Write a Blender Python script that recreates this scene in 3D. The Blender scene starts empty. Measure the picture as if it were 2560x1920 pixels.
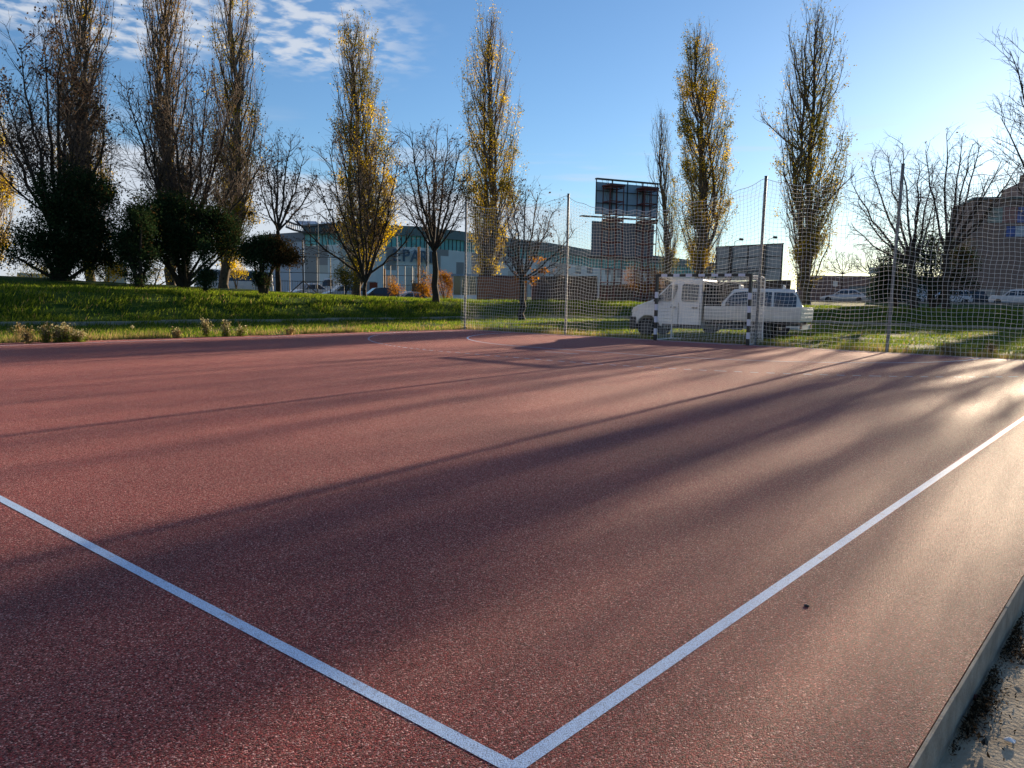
import bpy, math, random
import numpy as np
from mathutils import Vector, Matrix
S = bpy.context.scene
C = S.collection
rad = math.radians
PI = math.pi

# ---------------------------------------------------------------- camera
CAM = np.array([11.162, -21.889, 1.305])
YAW, PITCH, ROLL, F = rad(-40.412), 0.11090, 0.01629, 1959.6     # F in pixels of a 2560 wide frame
_fw = np.array([math.sin(YAW)*math.cos(PITCH), math.cos(YAW)*math.cos(PITCH), -math.sin(PITCH)])
_ri = np.array([math.cos(YAW), -math.sin(YAW), 0.0])
_up = np.cross(_ri, _fw)
RI = _ri*math.cos(ROLL)+_up*math.sin(ROLL)
UP = -_ri*math.sin(ROLL)+_up*math.cos(ROLL)
FW = _fw
cd = bpy.data.cameras.new('camera'); cam = bpy.data.objects.new('camera', cd); C.objects.link(cam)
cam.matrix_world = Matrix(((RI[0], UP[0], -FW[0], CAM[0]), (RI[1], UP[1], -FW[1], CAM[1]), (RI[2], UP[2], -FW[2], CAM[2]), (0, 0, 0, 1)))
cd.sensor_width = 36; cd.lens = F/2560*36; cd.clip_start = .05; cd.clip_end = 6000
S.camera = cam

# ---------------------------------------------------------------- light
SUN_AZ, SUN_EL = rad(-4.6), rad(11.25)
SUN = Vector((math.sin(SUN_AZ)*math.cos(SUN_EL), math.cos(SUN_AZ)*math.cos(SUN_EL), math.sin(SUN_EL)))
sl = bpy.data.lights.new('sun', 'SUN'); sl.energy = 5.0; sl.angle = rad(.5); sl.color = (1.0, .80, .56)
so = bpy.data.objects.new('sun', sl); C.objects.link(so); so.rotation_euler = SUN.to_track_quat('Z', 'Y').to_euler()
S.view_settings.view_transform = 'Standard'; S.view_settings.look = 'None'
S.view_settings.exposure = 1.7; S.view_settings.gamma = 1

W = bpy.data.worlds.new('World'); S.world = W; W.use_nodes = True
nt = W.node_tree; nt.nodes.clear()
def N(t, typ, **k):
    n = t.nodes.new(typ)
    for a, b in k.items():
        if a.startswith('i_'): n.inputs[a[2:].replace('_', ' ')].default_value = b
        else: setattr(n, a, b)
    return n
def math_(t, op, a, b=None, c=None, clamp=False):
    n = t.nodes.new('ShaderNodeMath'); n.operation = op; n.use_clamp = clamp
    for i, x in enumerate((a, b, c)):
        if x is None: continue
        if isinstance(x, (int, float)): n.inputs[i].default_value = x
        else: t.links.new(x, n.inputs[i])
    return n.outputs[0]
def sstep(t, x, a, b):
    n = t.nodes.new('ShaderNodeMapRange'); n.interpolation_type = 'SMOOTHSTEP'
    t.links.new(x, n.inputs['Value']); n.inputs['From Min'].default_value = a; n.inputs['From Max'].default_value = b
    return n.outputs['Result']
sky = N(nt, 'ShaderNodeTexSky', sky_type='NISHITA', sun_disc=False, sun_elevation=SUN_EL, sun_rotation=SUN_AZ, air_density=1.0, dust_density=.24, ozone_density=3.0, altitude=100)
tc = N(nt, 'ShaderNodeTexCoord'); sx = N(nt, 'ShaderNodeSeparateXYZ'); nt.links.new(tc.outputs['Generated'], sx.inputs[0])
az = math_(nt, 'ARCTAN2', sx.outputs[0], sx.outputs[1]); el = math_(nt, 'ARCSINE', sx.outputs[2])
zc = math_(nt, 'MAXIMUM', math_(nt, 'ADD', sx.outputs[2], .04), .03)
cv = N(nt, 'ShaderNodeCombineXYZ')
nt.links.new(math_(nt, 'DIVIDE', sx.outputs[0], zc), cv.inputs[0]); nt.links.new(math_(nt, 'DIVIDE', sx.outputs[1], zc), cv.inputs[1])
n1 = N(nt, 'ShaderNodeTexNoise', i_Scale=12.0, i_Detail=5.0, i_Roughness=.5, i_Distortion=.15); nt.links.new(cv.outputs[0], n1.inputs['Vector'])
n2 = N(nt, 'ShaderNodeTexNoise', i_Scale=1.1, i_Detail=4.0, i_Roughness=.6); nt.links.new(cv.outputs[0], n2.inputs['Vector'])
puffs = math_(nt, 'MULTIPLY', sstep(nt, n1.outputs[0], .38, .64), sstep(nt, n2.outputs[0], .12, .30))
# the high field of puffs lies to the left of the view, above 17 degrees
m_az = sstep(nt, math_(nt, 'ADD', az, math_(nt, 'MULTIPLY', math_(nt, 'SUBTRACT', n2.outputs[0], .5), .25)), rad(-45), rad(-51))
m_el = sstep(nt, math_(nt, 'ADD', el, math_(nt, 'MULTIPLY', math_(nt, 'SUBTRACT', n2.outputs[0], .5), .22)), rad(14.0), rad(16.5))
hi = math_(nt, 'MULTIPLY', math_(nt, 'MULTIPLY', puffs, m_az), m_el)
# a low bank of cloud above the roofs
n3v = N(nt, 'ShaderNodeCombineXYZ'); nt.links.new(math_(nt, 'MULTIPLY', az, 5.0), n3v.inputs[0]); nt.links.new(math_(nt, 'MULTIPLY', el, 22.0), n3v.inputs[1])
n3 = N(nt, 'ShaderNodeTexNoise', i_Scale=1.0, i_Detail=6.0, i_Roughness=.55); nt.links.new(n3v.outputs[0], n3.inputs['Vector'])
ell = math_(nt, 'ADD', el, math_(nt, 'MULTIPLY', math_(nt, 'SUBTRACT', n3.outputs[0], .5), .10))
ell = math_(nt, 'ADD', ell, math_(nt, 'MULTIPLY', math_(nt, 'ADD', az, rad(55)), .10))
low = math_(nt, 'MULTIPLY', sstep(nt, ell, rad(8.7), rad(7.4)), sstep(nt, az, rad(-30), rad(-44)))
# thin streaks
n4v = N(nt, 'ShaderNodeCombineXYZ'); nt.links.new(math_(nt, 'MULTIPLY', az, 4.0), n4v.inputs[0]); nt.links.new(math_(nt, 'MULTIPLY', el, 38.0), n4v.inputs[1])
n4 = N(nt, 'ShaderNodeTexNoise', i_Scale=1.3, i_Detail=3.0); nt.links.new(n4v.outputs[0], n4.inputs['Vector'])
thin = math_(nt, 'MULTIPLY', math_(nt, 'MULTIPLY', sstep(nt, n4.outputs[0], .5, .72), .45), math_(nt, 'MULTIPLY', sstep(nt, el, rad(13), rad(9)), sstep(nt, el, rad(2), rad(6))))
cl = math_(nt, 'MAXIMUM', math_(nt, 'MAXIMUM', math_(nt, 'MULTIPLY', hi, .85), math_(nt, 'MULTIPLY', low, .9)), thin)
skyt = N(nt, 'ShaderNodeMix', data_type='RGBA', blend_type='MULTIPLY'); skyt.inputs[0].default_value = 1.0
nt.links.new(sky.outputs[0], skyt.inputs[6]); skyt.inputs[7].default_value = (.70, .82, .95, 1)
mx = N(nt, 'ShaderNodeMix', data_type='RGBA'); nt.links.new(cl, mx.inputs[0]); nt.links.new(skyt.outputs[2], mx.inputs[6]); mx.inputs[7].default_value = (4.1, 4.4, 4.9, 1)
bg = N(nt, 'ShaderNodeBackground', i_Strength=.052); nt.links.new(mx.outputs[2], bg.inputs[0])
wo = N(nt, 'ShaderNodeOutputWorld'); nt.links.new(bg.outputs[0], wo.inputs[0])

# ---------------------------------------------------------------- geometry helpers
def ray(u, v):
    d = FW + (u-1280)/F*RI + (960-v)/F*UP
    return d
def at(u, v, D):                    # pixel of the 2560 frame at horizontal distance D
    d = ray(u, v); return CAM + d*(D/math.hypot(d[0], d[1]))
def on(u, v, z=0.0):
    d = ray(u, v); return CAM + d*((z-CAM[2])/d[2])
K = 2560/2212                       # measurements taken on a 2212 px wide view
def atd(u, v, D): return at(u*K, v*K, D)

def tag(o, label=None, cat=None, group=None, kind=None):
    if label: o['label'] = label
    if cat: o['category'] = cat
    if group: o['group'] = group
    if kind: o['kind'] = kind
    return o
def empty(name, loc, rz=0, label=None, cat=None, group=None):
    o = bpy.data.objects.new(name, None); C.objects.link(o); o.location = loc; o.rotation_euler = (0, 0, rz)
    o.empty_display_size = .3
    return tag(o, label, cat, group)
def mesh_np(name, V, Fc, mats, parent=None, smooth=False, midx=None):
    """V (n,3); Fc (m,k)"""
    V = np.asarray(V, np.float32); Fc = np.asarray(Fc, np.int32)
    me = bpy.data.meshes.new(name); m, k = Fc.shape
    me.vertices.add(len(V)); me.vertices.foreach_set('co', V.ravel())
    me.loops.add(m*k); me.loops.foreach_set('vertex_index', Fc.ravel())
    me.polygons.add(m); me.polygons.foreach_set('loop_start', np.arange(0, m*k, k, dtype=np.int32))
    me.polygons.foreach_set('loop_total', np.full(m, k, np.int32))
    for x in (mats if isinstance(mats, (list, tuple)) else [mats]): me.materials.append(x)
    if midx is not None: me.polygons.foreach_set('material_index', np.asarray(midx, np.int32))
    me.update(calc_edges=True)
    if smooth: me.polygons.foreach_set('use_smooth', np.ones(m, bool))
    o = bpy.data.objects.new(name, me); C.objects.link(o)
    if parent: o.parent = parent
    return o
class MB:
    def __init__(s): s.v = []; s.f = []; s.m = []
    def face(s, pts, m=0):
        i = len(s.v); s.v += [tuple(p) for p in pts]; s.f.append(tuple(range(i, i+len(pts)))); s.m.append(m)
    def hexa(s, P, m=0):            # 8 points: bottom 4 ccw, top 4
        i = len(s.v); s.v += [tuple(p) for p in P]
        for q in ((3, 2, 1, 0), (4, 5, 6, 7), (0, 1, 5, 4), (1, 2, 6, 5), (2, 3, 7, 6), (3, 0, 4, 7)):
            s.f.append(tuple(i+j for j in q)); s.m.append(m)
    def box(s, x0, x1, y0, y1, z0, z1, m=0):
        s.hexa([(x0, y0, z0), (x1, y0, z0), (x1, y1, z0), (x0, y1, z0), (x0, y0, z1), (x1, y0, z1), (x1, y1, z1), (x0, y1, z1)], m)
    def tube(s, pts, r, k=8, m=0, cap=True):
        pts = [Vector(p) for p in pts]; n = len(pts)
        rs = r if isinstance(r, (list, tuple)) else [r]*n
        base = len(s.v); up = None
        for a in range(n):
            d = (pts[min(a+1, n-1)]-pts[max(a-1, 0)]).normalized()
            if up is None: up = d.orthogonal().normalized()
            up = (up-d*up.dot(d)).normalized(); sd = d.cross(up)
            for j in range(k):
                t = 2*PI*(j+.5)/k; s.v.append(tuple(pts[a]+(up*math.cos(t)+sd*math.sin(t))*rs[a]))
        for a in range(n-1):
            for j in range(k):
                s.f.append((base+a*k+j, base+a*k+(j+1) % k, base+(a+1)*k+(j+1) % k, base+(a+1)*k+j)); s.m.append(m)
        if cap:
            s.f.append(tuple(base+j for j in reversed(range(k)))); s.m.append(m)
            s.f.append(tuple(base+(n-1)*k+j for j in range(k))); s.m.append(m)
    def prism(s, poly, y0, y1, m=0):    # poly in x,z extruded along y
        n = len(poly); i = len(s.v)
        s.v += [(x, y0, z) for x, z in poly]+[(x, y1, z) for x, z in poly]
        s.f.append(tuple(i+j for j in range(n))); s.m.append(m)
        s.f.append(tuple(i+n+j for j in reversed(range(n)))); s.m.append(m)
        for j in range(n):
            k = (j+1) % n; s.f.append((i+k, i+j, i+n+j, i+n+k)); s.m.append(m)
    def build(s, name, mats, parent=None, bevel=0, smooth=False, seg=2):
        me = bpy.data.meshes.new(name); me.from_pydata(s.v, [], s.f)
        for x in (mats if isinstance(mats, (list, tuple)) else [mats]): me.materials.append(x)
        me.polygons.foreach_set('material_index', s.m); me.update()
        if smooth: me.polygons.foreach_set('use_smooth', [True]*len(me.polygons))
        o = bpy.data.objects.new(name, me); C.objects.link(o)
        if parent: o.parent = parent
        if bevel:
            b = o.modifiers.new('bevel', 'BEVEL'); b.width = bevel; b.segments = seg; b.limit_method = 'ANGLE'; b.angle_limit = rad(35)
        return o
def prisms(P0, P1, R0, R1, k=3):
    P0, P1 = np.asarray(P0, float), np.asarray(P1, float); n = len(P0)
    R0 = np.broadcast_to(np.asarray(R0, float), (n,)); R1 = np.broadcast_to(np.asarray(R1, float), (n,))
    d = P1-P0; d /= np.linalg.norm(d, axis=1)[:, None]+1e-9
    a = np.where(np.abs(d[:, 2:3]) < .9, np.array([[0, 0, 1.]]), np.array([[1., 0, 0]]))
    u = np.cross(d, a); u /= np.linalg.norm(u, axis=1)[:, None]; w = np.cross(d, u)
    t = 2*PI*np.arange(k)/k
    ring = u[:, None, :]*np.cos(t)[None, :, None]+w[:, None, :]*np.sin(t)[None, :, None]
    V = np.concatenate([P0[:, None]+ring*R0[:, None, None], P1[:, None]+ring*R1[:, None, None]], 1).reshape(-1, 3)
    b = (np.arange(n)*2*k)[:, None]; j = np.arange(k)[None]; j2 = (j+1) % k
    Q = np.stack([b+j, b+j2, b+k+j2, b+k+j], -1).reshape(-1, 4)
    return V, Q
def join(parts):
    V = []; Q = []; o = 0
    for v, q in parts:
        V.append(v); Q.append(q+o); o += len(v)
    return np.concatenate(V), np.concatenate(Q)
def quads(P, size, rng, flat=.0, aspect=.7, droop=None):
    """leaf quads at points P with random orientation"""
    n = len(P); a = rng.normal(size=(n, 3)); a /= np.linalg.norm(a, axis=1)[:, None]
    b = rng.normal(size=(n, 3)); b -= a*(a*b).sum(1)[:, None]; b /= np.linalg.norm(b, axis=1)[:, None]
    s = np.broadcast_to(size, (n,))[:, None]*(.6+.8*rng.random((n, 1)))
    a = a*s*.5; b = b*s*.5*aspect
    V = np.stack([P-a, P-b*.9+a*.1, P+a, P+b*.9+a*.1], 1).reshape(-1, 3)
    return V, np.arange(4*n).reshape(n, 4)

# ---------------------------------------------------------------- materials
def newmat(name):
    m = bpy.data.materials.new(name); m.use_nodes = True; t = m.node_tree
    return m, t, t.nodes['Principled BSDF']
def mat(name, col, rough=.6, metal=0, spec=.5, var=0, scale=3.0, bump=0, bscale=40, col2=None, detail=4, trans=0, emis=None):
    m, t, b = newmat(name)
    b.inputs['Base Color'].default_value = (*col, 1); b.inputs['Roughness'].default_value = rough
    b.inputs['Metallic'].default_value = metal; b.inputs['Specular IOR Level'].default_value = spec
    if trans: b.inputs['Transmission Weight'].default_value = trans
    if emis: b.inputs['Emission Color'].default_value = (*emis[0], 1); b.inputs['Emission Strength'].default_value = emis[1]
    if col2 or var:
        tcx = N(t, 'ShaderNodeTexCoord'); n = N(t, 'ShaderNodeTexNoise', i_Scale=scale, i_Detail=float(detail), i_Roughness=.6)
        t.links.new(tcx.outputs['Object'], n.inputs['Vector'])
        r = N(t, 'ShaderNodeValToRGB'); t.links.new(n.outputs[0], r.inputs[0])
        c2 = col2 or tuple(c*(1-var) for c in col)
        r.color_ramp.elements[0].position = .35; r.color_ramp.elements[1].position = .65
        r.color_ramp.elements[0].color = (*col, 1); r.color_ramp.elements[1].color = (*c2, 1)
        t.links.new(r.outputs[0], b.inputs['Base Color'])
    if bump:
        tcx = N(t, 'ShaderNodeTexCoord'); n = N(t, 'ShaderNodeTexNoise', i_Scale=bscale, i_Detail=3.0)
        t.links.new(tcx.outputs['Object'], n.inputs['Vector'])
        bp = N(t, 'ShaderNodeBump', i_Strength=bump, i_Distance=.02); t.links.new(n.outputs[0], bp.inputs['Height']); t.links.new(bp.outputs[0], b.inputs['Normal'])
    return m
def leafmat(name, cols, transl=.45):
    """cols: list of colours chosen at random per leaf; light passes through the leaf"""
    m, t, b = newmat(name); t.nodes.remove(b)
    g = N(t, 'ShaderNodeNewGeometry'); r = N(t, 'ShaderNodeValToRGB'); t.links.new(g.outputs['Random Per Island'], r.inputs[0])
    cr = r.color_ramp; cr.interpolation = 'LINEAR'
    while len(cr.elements) < len(cols): cr.elements.new(.5)
    for i, c in enumerate(cols): cr.elements[i].position = i/(len(cols)-1); cr.elements[i].color = (*c, 1)
    d = N(t, 'ShaderNodeBsdfDiffuse'); tr = N(t, 'ShaderNodeBsdfTranslucent'); mxx = N(t, 'ShaderNodeMixShader'); mxx.inputs[0].default_value = transl
    t.links.new(r.outputs[0], d.inputs[0])
    h = N(t, 'ShaderNodeHueSaturation', i_Value=1.5, i_Saturation=1.15); t.links.new(r.outputs[0], h.inputs['Color']); t.links.new(h.outputs[0], tr.inputs[0])
    t.links.new(d.outputs[0], mxx.inputs[1]); t.links.new(tr.outputs[0], mxx.inputs[2]); t.links.new(mxx.outputs[0], t.nodes['Material Output'].inputs[0])
    return m
M = {}
# rubber granule court
def court_mat():
    m, t, b = newmat('red_rubber_granules'); tcx = N(t, 'ShaderNodeTexCoord')
    v = N(t, 'ShaderNodeTexVoronoi', i_Scale=210.0); t.links.new(tcx.outputs['Object'], v.inputs['Vector'])
    n = N(t, 'ShaderNodeTexNoise', i_Scale=400.0, i_Detail=2.0); t.links.new(tcx.outputs['Object'], n.inputs['Vector'])
    big = N(t, 'ShaderNodeTexNoise', i_Scale=.6, i_Detail=5.0, i_Roughness=.6); t.links.new(tcx.outputs['Object'], big.inputs['Vector'])
    sp = N(t, 'ShaderNodeSeparateColor'); t.links.new(v.outputs['Color'], sp.inputs[0])
    r = N(t, 'ShaderNodeValToRGB'); t.links.new(sp.outputs[0], r.inputs[0]); e = r.color_ramp
    e.elements[0].color = (.02, .005, .007, 1); e.elements[1].color = (.90, .60, .55, 1); e.elements[1].position = 1
    x = e.elements.new(.4); x.color = (.19, .027, .036, 1); x = e.elements.new(.86); x.color = (.42, .075, .070, 1)
    mm = N(t, 'ShaderNodeMix', data_type='RGBA', blend_type='MULTIPLY'); mm.inputs[0].default_value = 1
    rb = N(t, 'ShaderNodeValToRGB'); t.links.new(big.outputs[0], rb.inputs[0]); rb.color_ramp.elements[0].position = .3; rb.color_ramp.elements[1].position = .7; mid = N(t, 'ShaderNodeTexNoise', i_Scale=100.0, i_Detail=3.0, i_Roughness=.7); t.links.new(tcx.outputs['Object'], mid.inputs['Vector'])
    rb.color_ramp.elements[0].color = (.76, .76, .80, 1); rb.color_ramp.elements[1].color = (1.08, 1.05, 1.02, 1)
    t.links.new(r.outputs[0], mm.inputs[6]); t.links.new(rb.outputs[0], mm.inputs[7]); m2 = N(t, 'ShaderNodeMix', data_type='RGBA', blend_type='MULTIPLY'); m2.inputs[0].default_value = 1; r2 = N(t, 'ShaderNodeValToRGB'); t.links.new(mid.outputs[0], r2.inputs[0]); r2.color_ramp.elements[0].position = .38; r2.color_ramp.elements[1].position = .62; r2.color_ramp.elements[0].color = (.38, .38, .42, 1); r2.color_ramp.elements[1].color = (1.5, 1.45, 1.4, 1)
    t.links.new(mm.outputs[2], m2.inputs[6]); t.links.new(r2.outputs[0], m2.inputs[7]); t.links.new(m2.outputs[2], b.inputs['Base Color'])
    b.inputs['Roughness'].default_value = .62; b.inputs['Specular IOR Level'].default_value = .10
    t.links.new(math_(t, 'MULTIPLY', sstep(t, sp.outputs[1], .25, .95), .55), b.inputs['Sheen Weight']); b.inputs['Sheen Roughness'].default_value = .4; b.inputs['Sheen Tint'].default_value = (1.0, .62, .55, 1)
    hgt = math_(t, 'ADD', math_(t, 'MULTIPLY', v.outputs['Distance'], -1.0), math_(t, 'MULTIPLY', n.outputs[0], .35))
    bp = N(t, 'ShaderNodeBump', i_Strength=1.0, i_Distance=.008); t.links.new(hgt, bp.inputs['Height']); t.links.new(bp.outputs[0], b.inputs['Normal'])
    return m
def line_mat():
    m, t, b = newmat('worn_white_line_paint'); tcx = N(t, 'ShaderNodeTexCoord')
    v = N(t, 'ShaderNodeTexVoronoi', i_Scale=210.0); t.links.new(tcx.outputs['Object'], v.inputs['Vector'])
    n = N(t, 'ShaderNodeTexNoise', i_Scale=40.0, i_Detail=5.0, i_Roughness=.7); t.links.new(tcx.outputs['Object'], n.inputs['Vector'])
    r = N(t, 'ShaderNodeValToRGB'); t.links.new(v.outputs['Distance'], r.inputs[0])
    r.color_ramp.elements[0].color = (.56, .74, .98, 1); r.color_ramp.elements[1].color = (.26, .34, .50, 1); r.color_ramp.elements[0].position = .35; r.color_ramp.elements[1].position = .85
    r2 = N(t, 'ShaderNodeValToRGB'); t.links.new(n.outputs[0], r2.inputs[0]); r2.color_ramp.elements[0].position = .3; r2.color_ramp.elements[0].color = (.72, .72, .74, 1); r2.color_ramp.elements[1].position = .5
    mm = N(t, 'ShaderNodeMix', data_type='RGBA', blend_type='MULTIPLY'); mm.inputs[0].default_value = 1
    t.links.new(r.outputs[0], mm.inputs[6]); t.links.new(r2.outputs[0], mm.inputs[7])
    nw = N(t, 'ShaderNodeTexNoise', i_Scale=11.0, i_Detail=8.0, i_Roughness=.8); t.links.new(tcx.outputs['Object'], nw.inputs['Vector']); wr = sstep(t, nw.outputs[0], .56, .68)
    mw = N(t, 'ShaderNodeMix', data_type='RGBA'); t.links.new(math_(t, 'MULTIPLY', wr, .8), mw.inputs[0]); t.links.new(mm.outputs[2], mw.inputs[6]); mw.inputs[7].default_value = (.16, .07, .07, 1); t.links.new(mw.outputs[2], b.inputs['Base Color'])
    b.inputs['Roughness'].default_value = .6
    bp = N(t, 'ShaderNodeBump', i_Strength=.5, i_Distance=.003); t.links.new(v.outputs['Distance'], bp.inputs['Height']); bp.invert = True; t.links.new(bp.outputs[0], b.inputs['Normal'])
    return m
M['court'] = court_mat(); M['line'] = line_mat()
M['turf'] = mat('grass_soil', (.022, .050, .010), .95, spec=.05, col2=(.05, .085, .014), scale=1.2, bump=.8, bscale=14)
M['asphalt'] = mat('asphalt', (.06, .06, .065), .85, var=.25, scale=2)
M['concrete'] = mat('concrete', (.52, .43, .31), .9, col2=(.31, .25, .18), scale=5, bump=.35, bscale=60, spec=.2, detail=8)
M['kerbc'] = mat('kerb_concrete', (.38, .34, .28), .95, col2=(.24, .21, .17), scale=9, bump=.3, bscale=80, spec=.2, detail=8)
M['galv'] = mat('galvanised_steel', (.17, .185, .20), .6, .3, var=.25, scale=8)
M['white'] = mat('white_gloss_paint', (.78, .78, .80), .35)
M['black'] = mat('black_paint', (.012, .013, .016), .4)
M['bandw'] = mat('band_white', (.62, .62, .72), .45)
M['cord'] = mat('white_net_cord', (.80, .78, .74), .7, spec=.2)
M['whitecar'] = mat('white_car_paint', (.62, .64, .68), .25, var=.12, scale=2)
M['silver'] = mat('silver_car_paint', (.45, .47, .50), .3, .4)
M['bluecar'] = mat('pale_blue_car_paint', (.42, .50, .58), .3, .2)
M['darkcar'] = mat('dark_car_paint', (.03, .035, .045), .25)
M['glass'] = mat('tinted_glass', (.02, .03, .045), .06, spec=.8)
M['rubber'] = mat('tyre_rubber', (.015, .015, .016), .85)
M['plastic'] = mat('grey_black_plastic', (.025, .026, .028), .6)
M['alu'] = mat('ribbed_aluminium', (.52, .54, .56), .45, .5, var=.2, scale=3)
M['rust'] = mat('dark_red_steel', (.14, .03, .022), .6, var=.4, scale=5)
M['board'] = mat('billboard_back_sheet', (.34, .46, .58), .5, .1, var=.18, scale=.8)
M['boarddark'] = mat('billboard_dark_sheet', (.075, .12, .18), .5, .0, var=.2, scale=1)
M['boardgrey'] = mat('billboard_grey_sheet', (.36, .37, .38), .5, var=.12, scale=1)
M['frame'] = mat('dark_frame_steel', (.05, .05, .055), .5, .3)
M['bark'] = mat('dark_bark', (.055, .042, .032), .95, col2=(.035, .028, .022), scale=6, bump=.6, bscale=15, spec=.15)
M['barkp'] = mat('poplar_bark', (.12, .095, .068), .95, col2=(.06, .048, .036), scale=5, bump=.5, bscale=12, spec=.15)
M['twig'] = mat('twig_bark', (.24, .19, .15), .9, spec=.15)
M['twigd'] = mat('dark_twig_bark', (.11, .085, .07), .9, spec=.15)
M['pop'] = leafmat('poplar_leaves', [(.045, .055, .015), (.09, .09, .02), (.15, .13, .03), (.24, .19, .04)])
M['popdry'] = leafmat('dry_poplar_leaves', [(.05, .035, .02), (.12, .08, .04), (.20, .14, .06), (.16, .13, .04)])
M['seed'] = leafmat('dark_hanging_leaves', [(.03, .022, .018), (.06, .04, .03), (.10, .07, .045)], .25)
M['ever'] = leafmat('evergreen_needles', [(.012, .025, .012), (.022, .042, .018), (.042, .062, .026)], .15)
M['everb'] = leafmat('bronzed_needles', [(.016, .020, .010), (.035, .028, .013), (.075, .045, .022)], .2)
M['yellow'] = leafmat('yellow_leaves', [(.20, .15, .02), (.42, .30, .03), (.58, .42, .05)])
M['orange'] = leafmat('orange_leaves', [(.13, .06, .025), (.26, .12, .03), (.34, .20, .05)])
M['grass'] = leafmat('grass_blades', [(.040, .075, .016), (.095, .14, .024), (.20, .23, .05)], .4)
M['dry'] = leafmat('dry_grass', [(.10, .10, .035), (.24, .17, .09), (.34, .25, .14), (.14, .15, .04)], .4)
M['flower'] = leafmat('pale_seed_heads', [(.22, .20, .11), (.38, .35, .22), (.50, .47, .34)], .4)
M['deadleaf'] = leafmat('dead_leaves', [(.010, .009, .007), (.02, .016, .011), (.05, .035, .022), (.22, .15, .09)], .2)
M['arenapanel'] = mat('pale_panel', (.66, .67, .66), .7, var=.08, scale=.3)
M['arenapanel2'] = mat('beige_panel', (.50, .47, .42), .7)
M['arenapanel3'] = mat('brown_grey_panel', (.27, .25, .245), .7)
M['teal'] = mat('teal_glass', (.13, .46, .46), .35, spec=.5, var=.35, scale=.3)
M['roofgrey'] = mat('dark_roof', (.14, .185, .19), .8)
M['bluesheet'] = mat('blue_grey_sheet', (.22, .30, .40), .4)
M['brownwall'] = mat('brown_corrugated_steel', (.46, .15, .06), .6, var=.35, scale=2)
M['stonew'] = mat('brown_stone_wall', (.13, .10, .08), .95, col2=(.05, .04, .035), scale=5, bump=.5, bscale=8)
M['brickd'] = mat('dark_brick', (.24, .16, .14), .9, col2=(.17, .115, .10), scale=1.5)
M['orangepole'] = mat('orange_painted_pole', (.42, .17, .04), .5)

# ---------------------------------------------------------------- terrain
def smooth(a, b, x):
    t = np.clip((x-a)/(b-a), 0, 1); return t*t*(3-2*t)
def hnoise(X, Y):
    return (np.sin(X*.9+1.7*np.sin(Y*.37))*np.cos(Y*.8+np.sin(X*.5))*.5+np.sin(X*2.3+Y*1.1)*.25+np.sin(Y*2.9-X*1.3+1)*.25)
def terr(X, Y):
    X = np.asarray(X, float); Y = np.asarray(Y, float)
    R = 14.0; ax = np.maximum((-20.0+R)-X, 0); ay = np.maximum(Y-(27-R), 0)
    inx = (-20.0-X); d = np.where((X < -20+R) & (Y > 27-R), np.hypot(ax, ay)-R, np.maximum(-20.0-X, Y-27.0))
    left = np.clip((17-Y)/29, 0, 1)*smooth(10, -10, X)
    slope = smooth(0, 4.2, d)*(.95+.35*left)
    upper = smooth(4, 13, d)*(.12+.62*left)
    fall = smooth(26, 40, d)*(.12+.62*left)*1.0+smooth(26, 42, d)*smooth(0, 1, left*3)*.55
    flat = smooth(20, 30, d)*.28*(1-smooth(0, 1, left*3))
    z = slope+upper-fall+flat
    z = z+hnoise(X, Y)*.05*smooth(0, 2, d)*(1-smooth(24, 30, d))+hnoise(X*.6, Y*.6)*.02*(1-smooth(20, 26, d))-.035
    inside = np.minimum(np.minimum(X+9.8, 30-X), np.minimum(-Y+0.0, Y+60))
    z = np.where(inside > 0, -.4, z)
    return z
xs = np.concatenate([[-2500, -1200, -600, -300, -200, -140], np.arange(-110, -60, 4), np.arange(-60, -32, 1.0), np.arange(-32, -9.5, .4), [-9.79], np.arange(-9, 12, 1.0), [14, 18, 22, 28, 31, 40, 60, 100, 200, 400, 900, 2500]])
ys = np.concatenate([[-2500, -900, -300, -120, -70, -59, -50], np.arange(-44, 0, .8), [-.01], np.arange(.3, 36, .4), np.arange(36, 60, 1.5), np.arange(60, 110, 5), [130, 170, 250, 400, 800, 1500, 2500]])
gX, gY = np.meshgrid(xs, ys, indexing='ij'); gZ = terr(gX, gY)
def grid_faces(n, m):
    i, j = np.meshgrid(np.arange(n-1), np.arange(m-1), indexing='ij'); a = (i*m+j).ravel()
    return np.stack([a, a+m, a+m+1, a+1], 1)
tag(mesh_np('ground', np.stack([gX, gY, gZ], -1).reshape(-1, 3), grid_faces(len(xs), len(ys)), M['turf'], smooth=True), kind='structure')
def tz(x, y): return float(terr(x, y))

XL, XR, YE, YS = -10.35, 10.69, .34, -48.0
b = MB(); b.box(XL, XR-.016, YS, YE, -.3, 0); tag(b.build('court_surface', M['court']), kind='structure')
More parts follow.
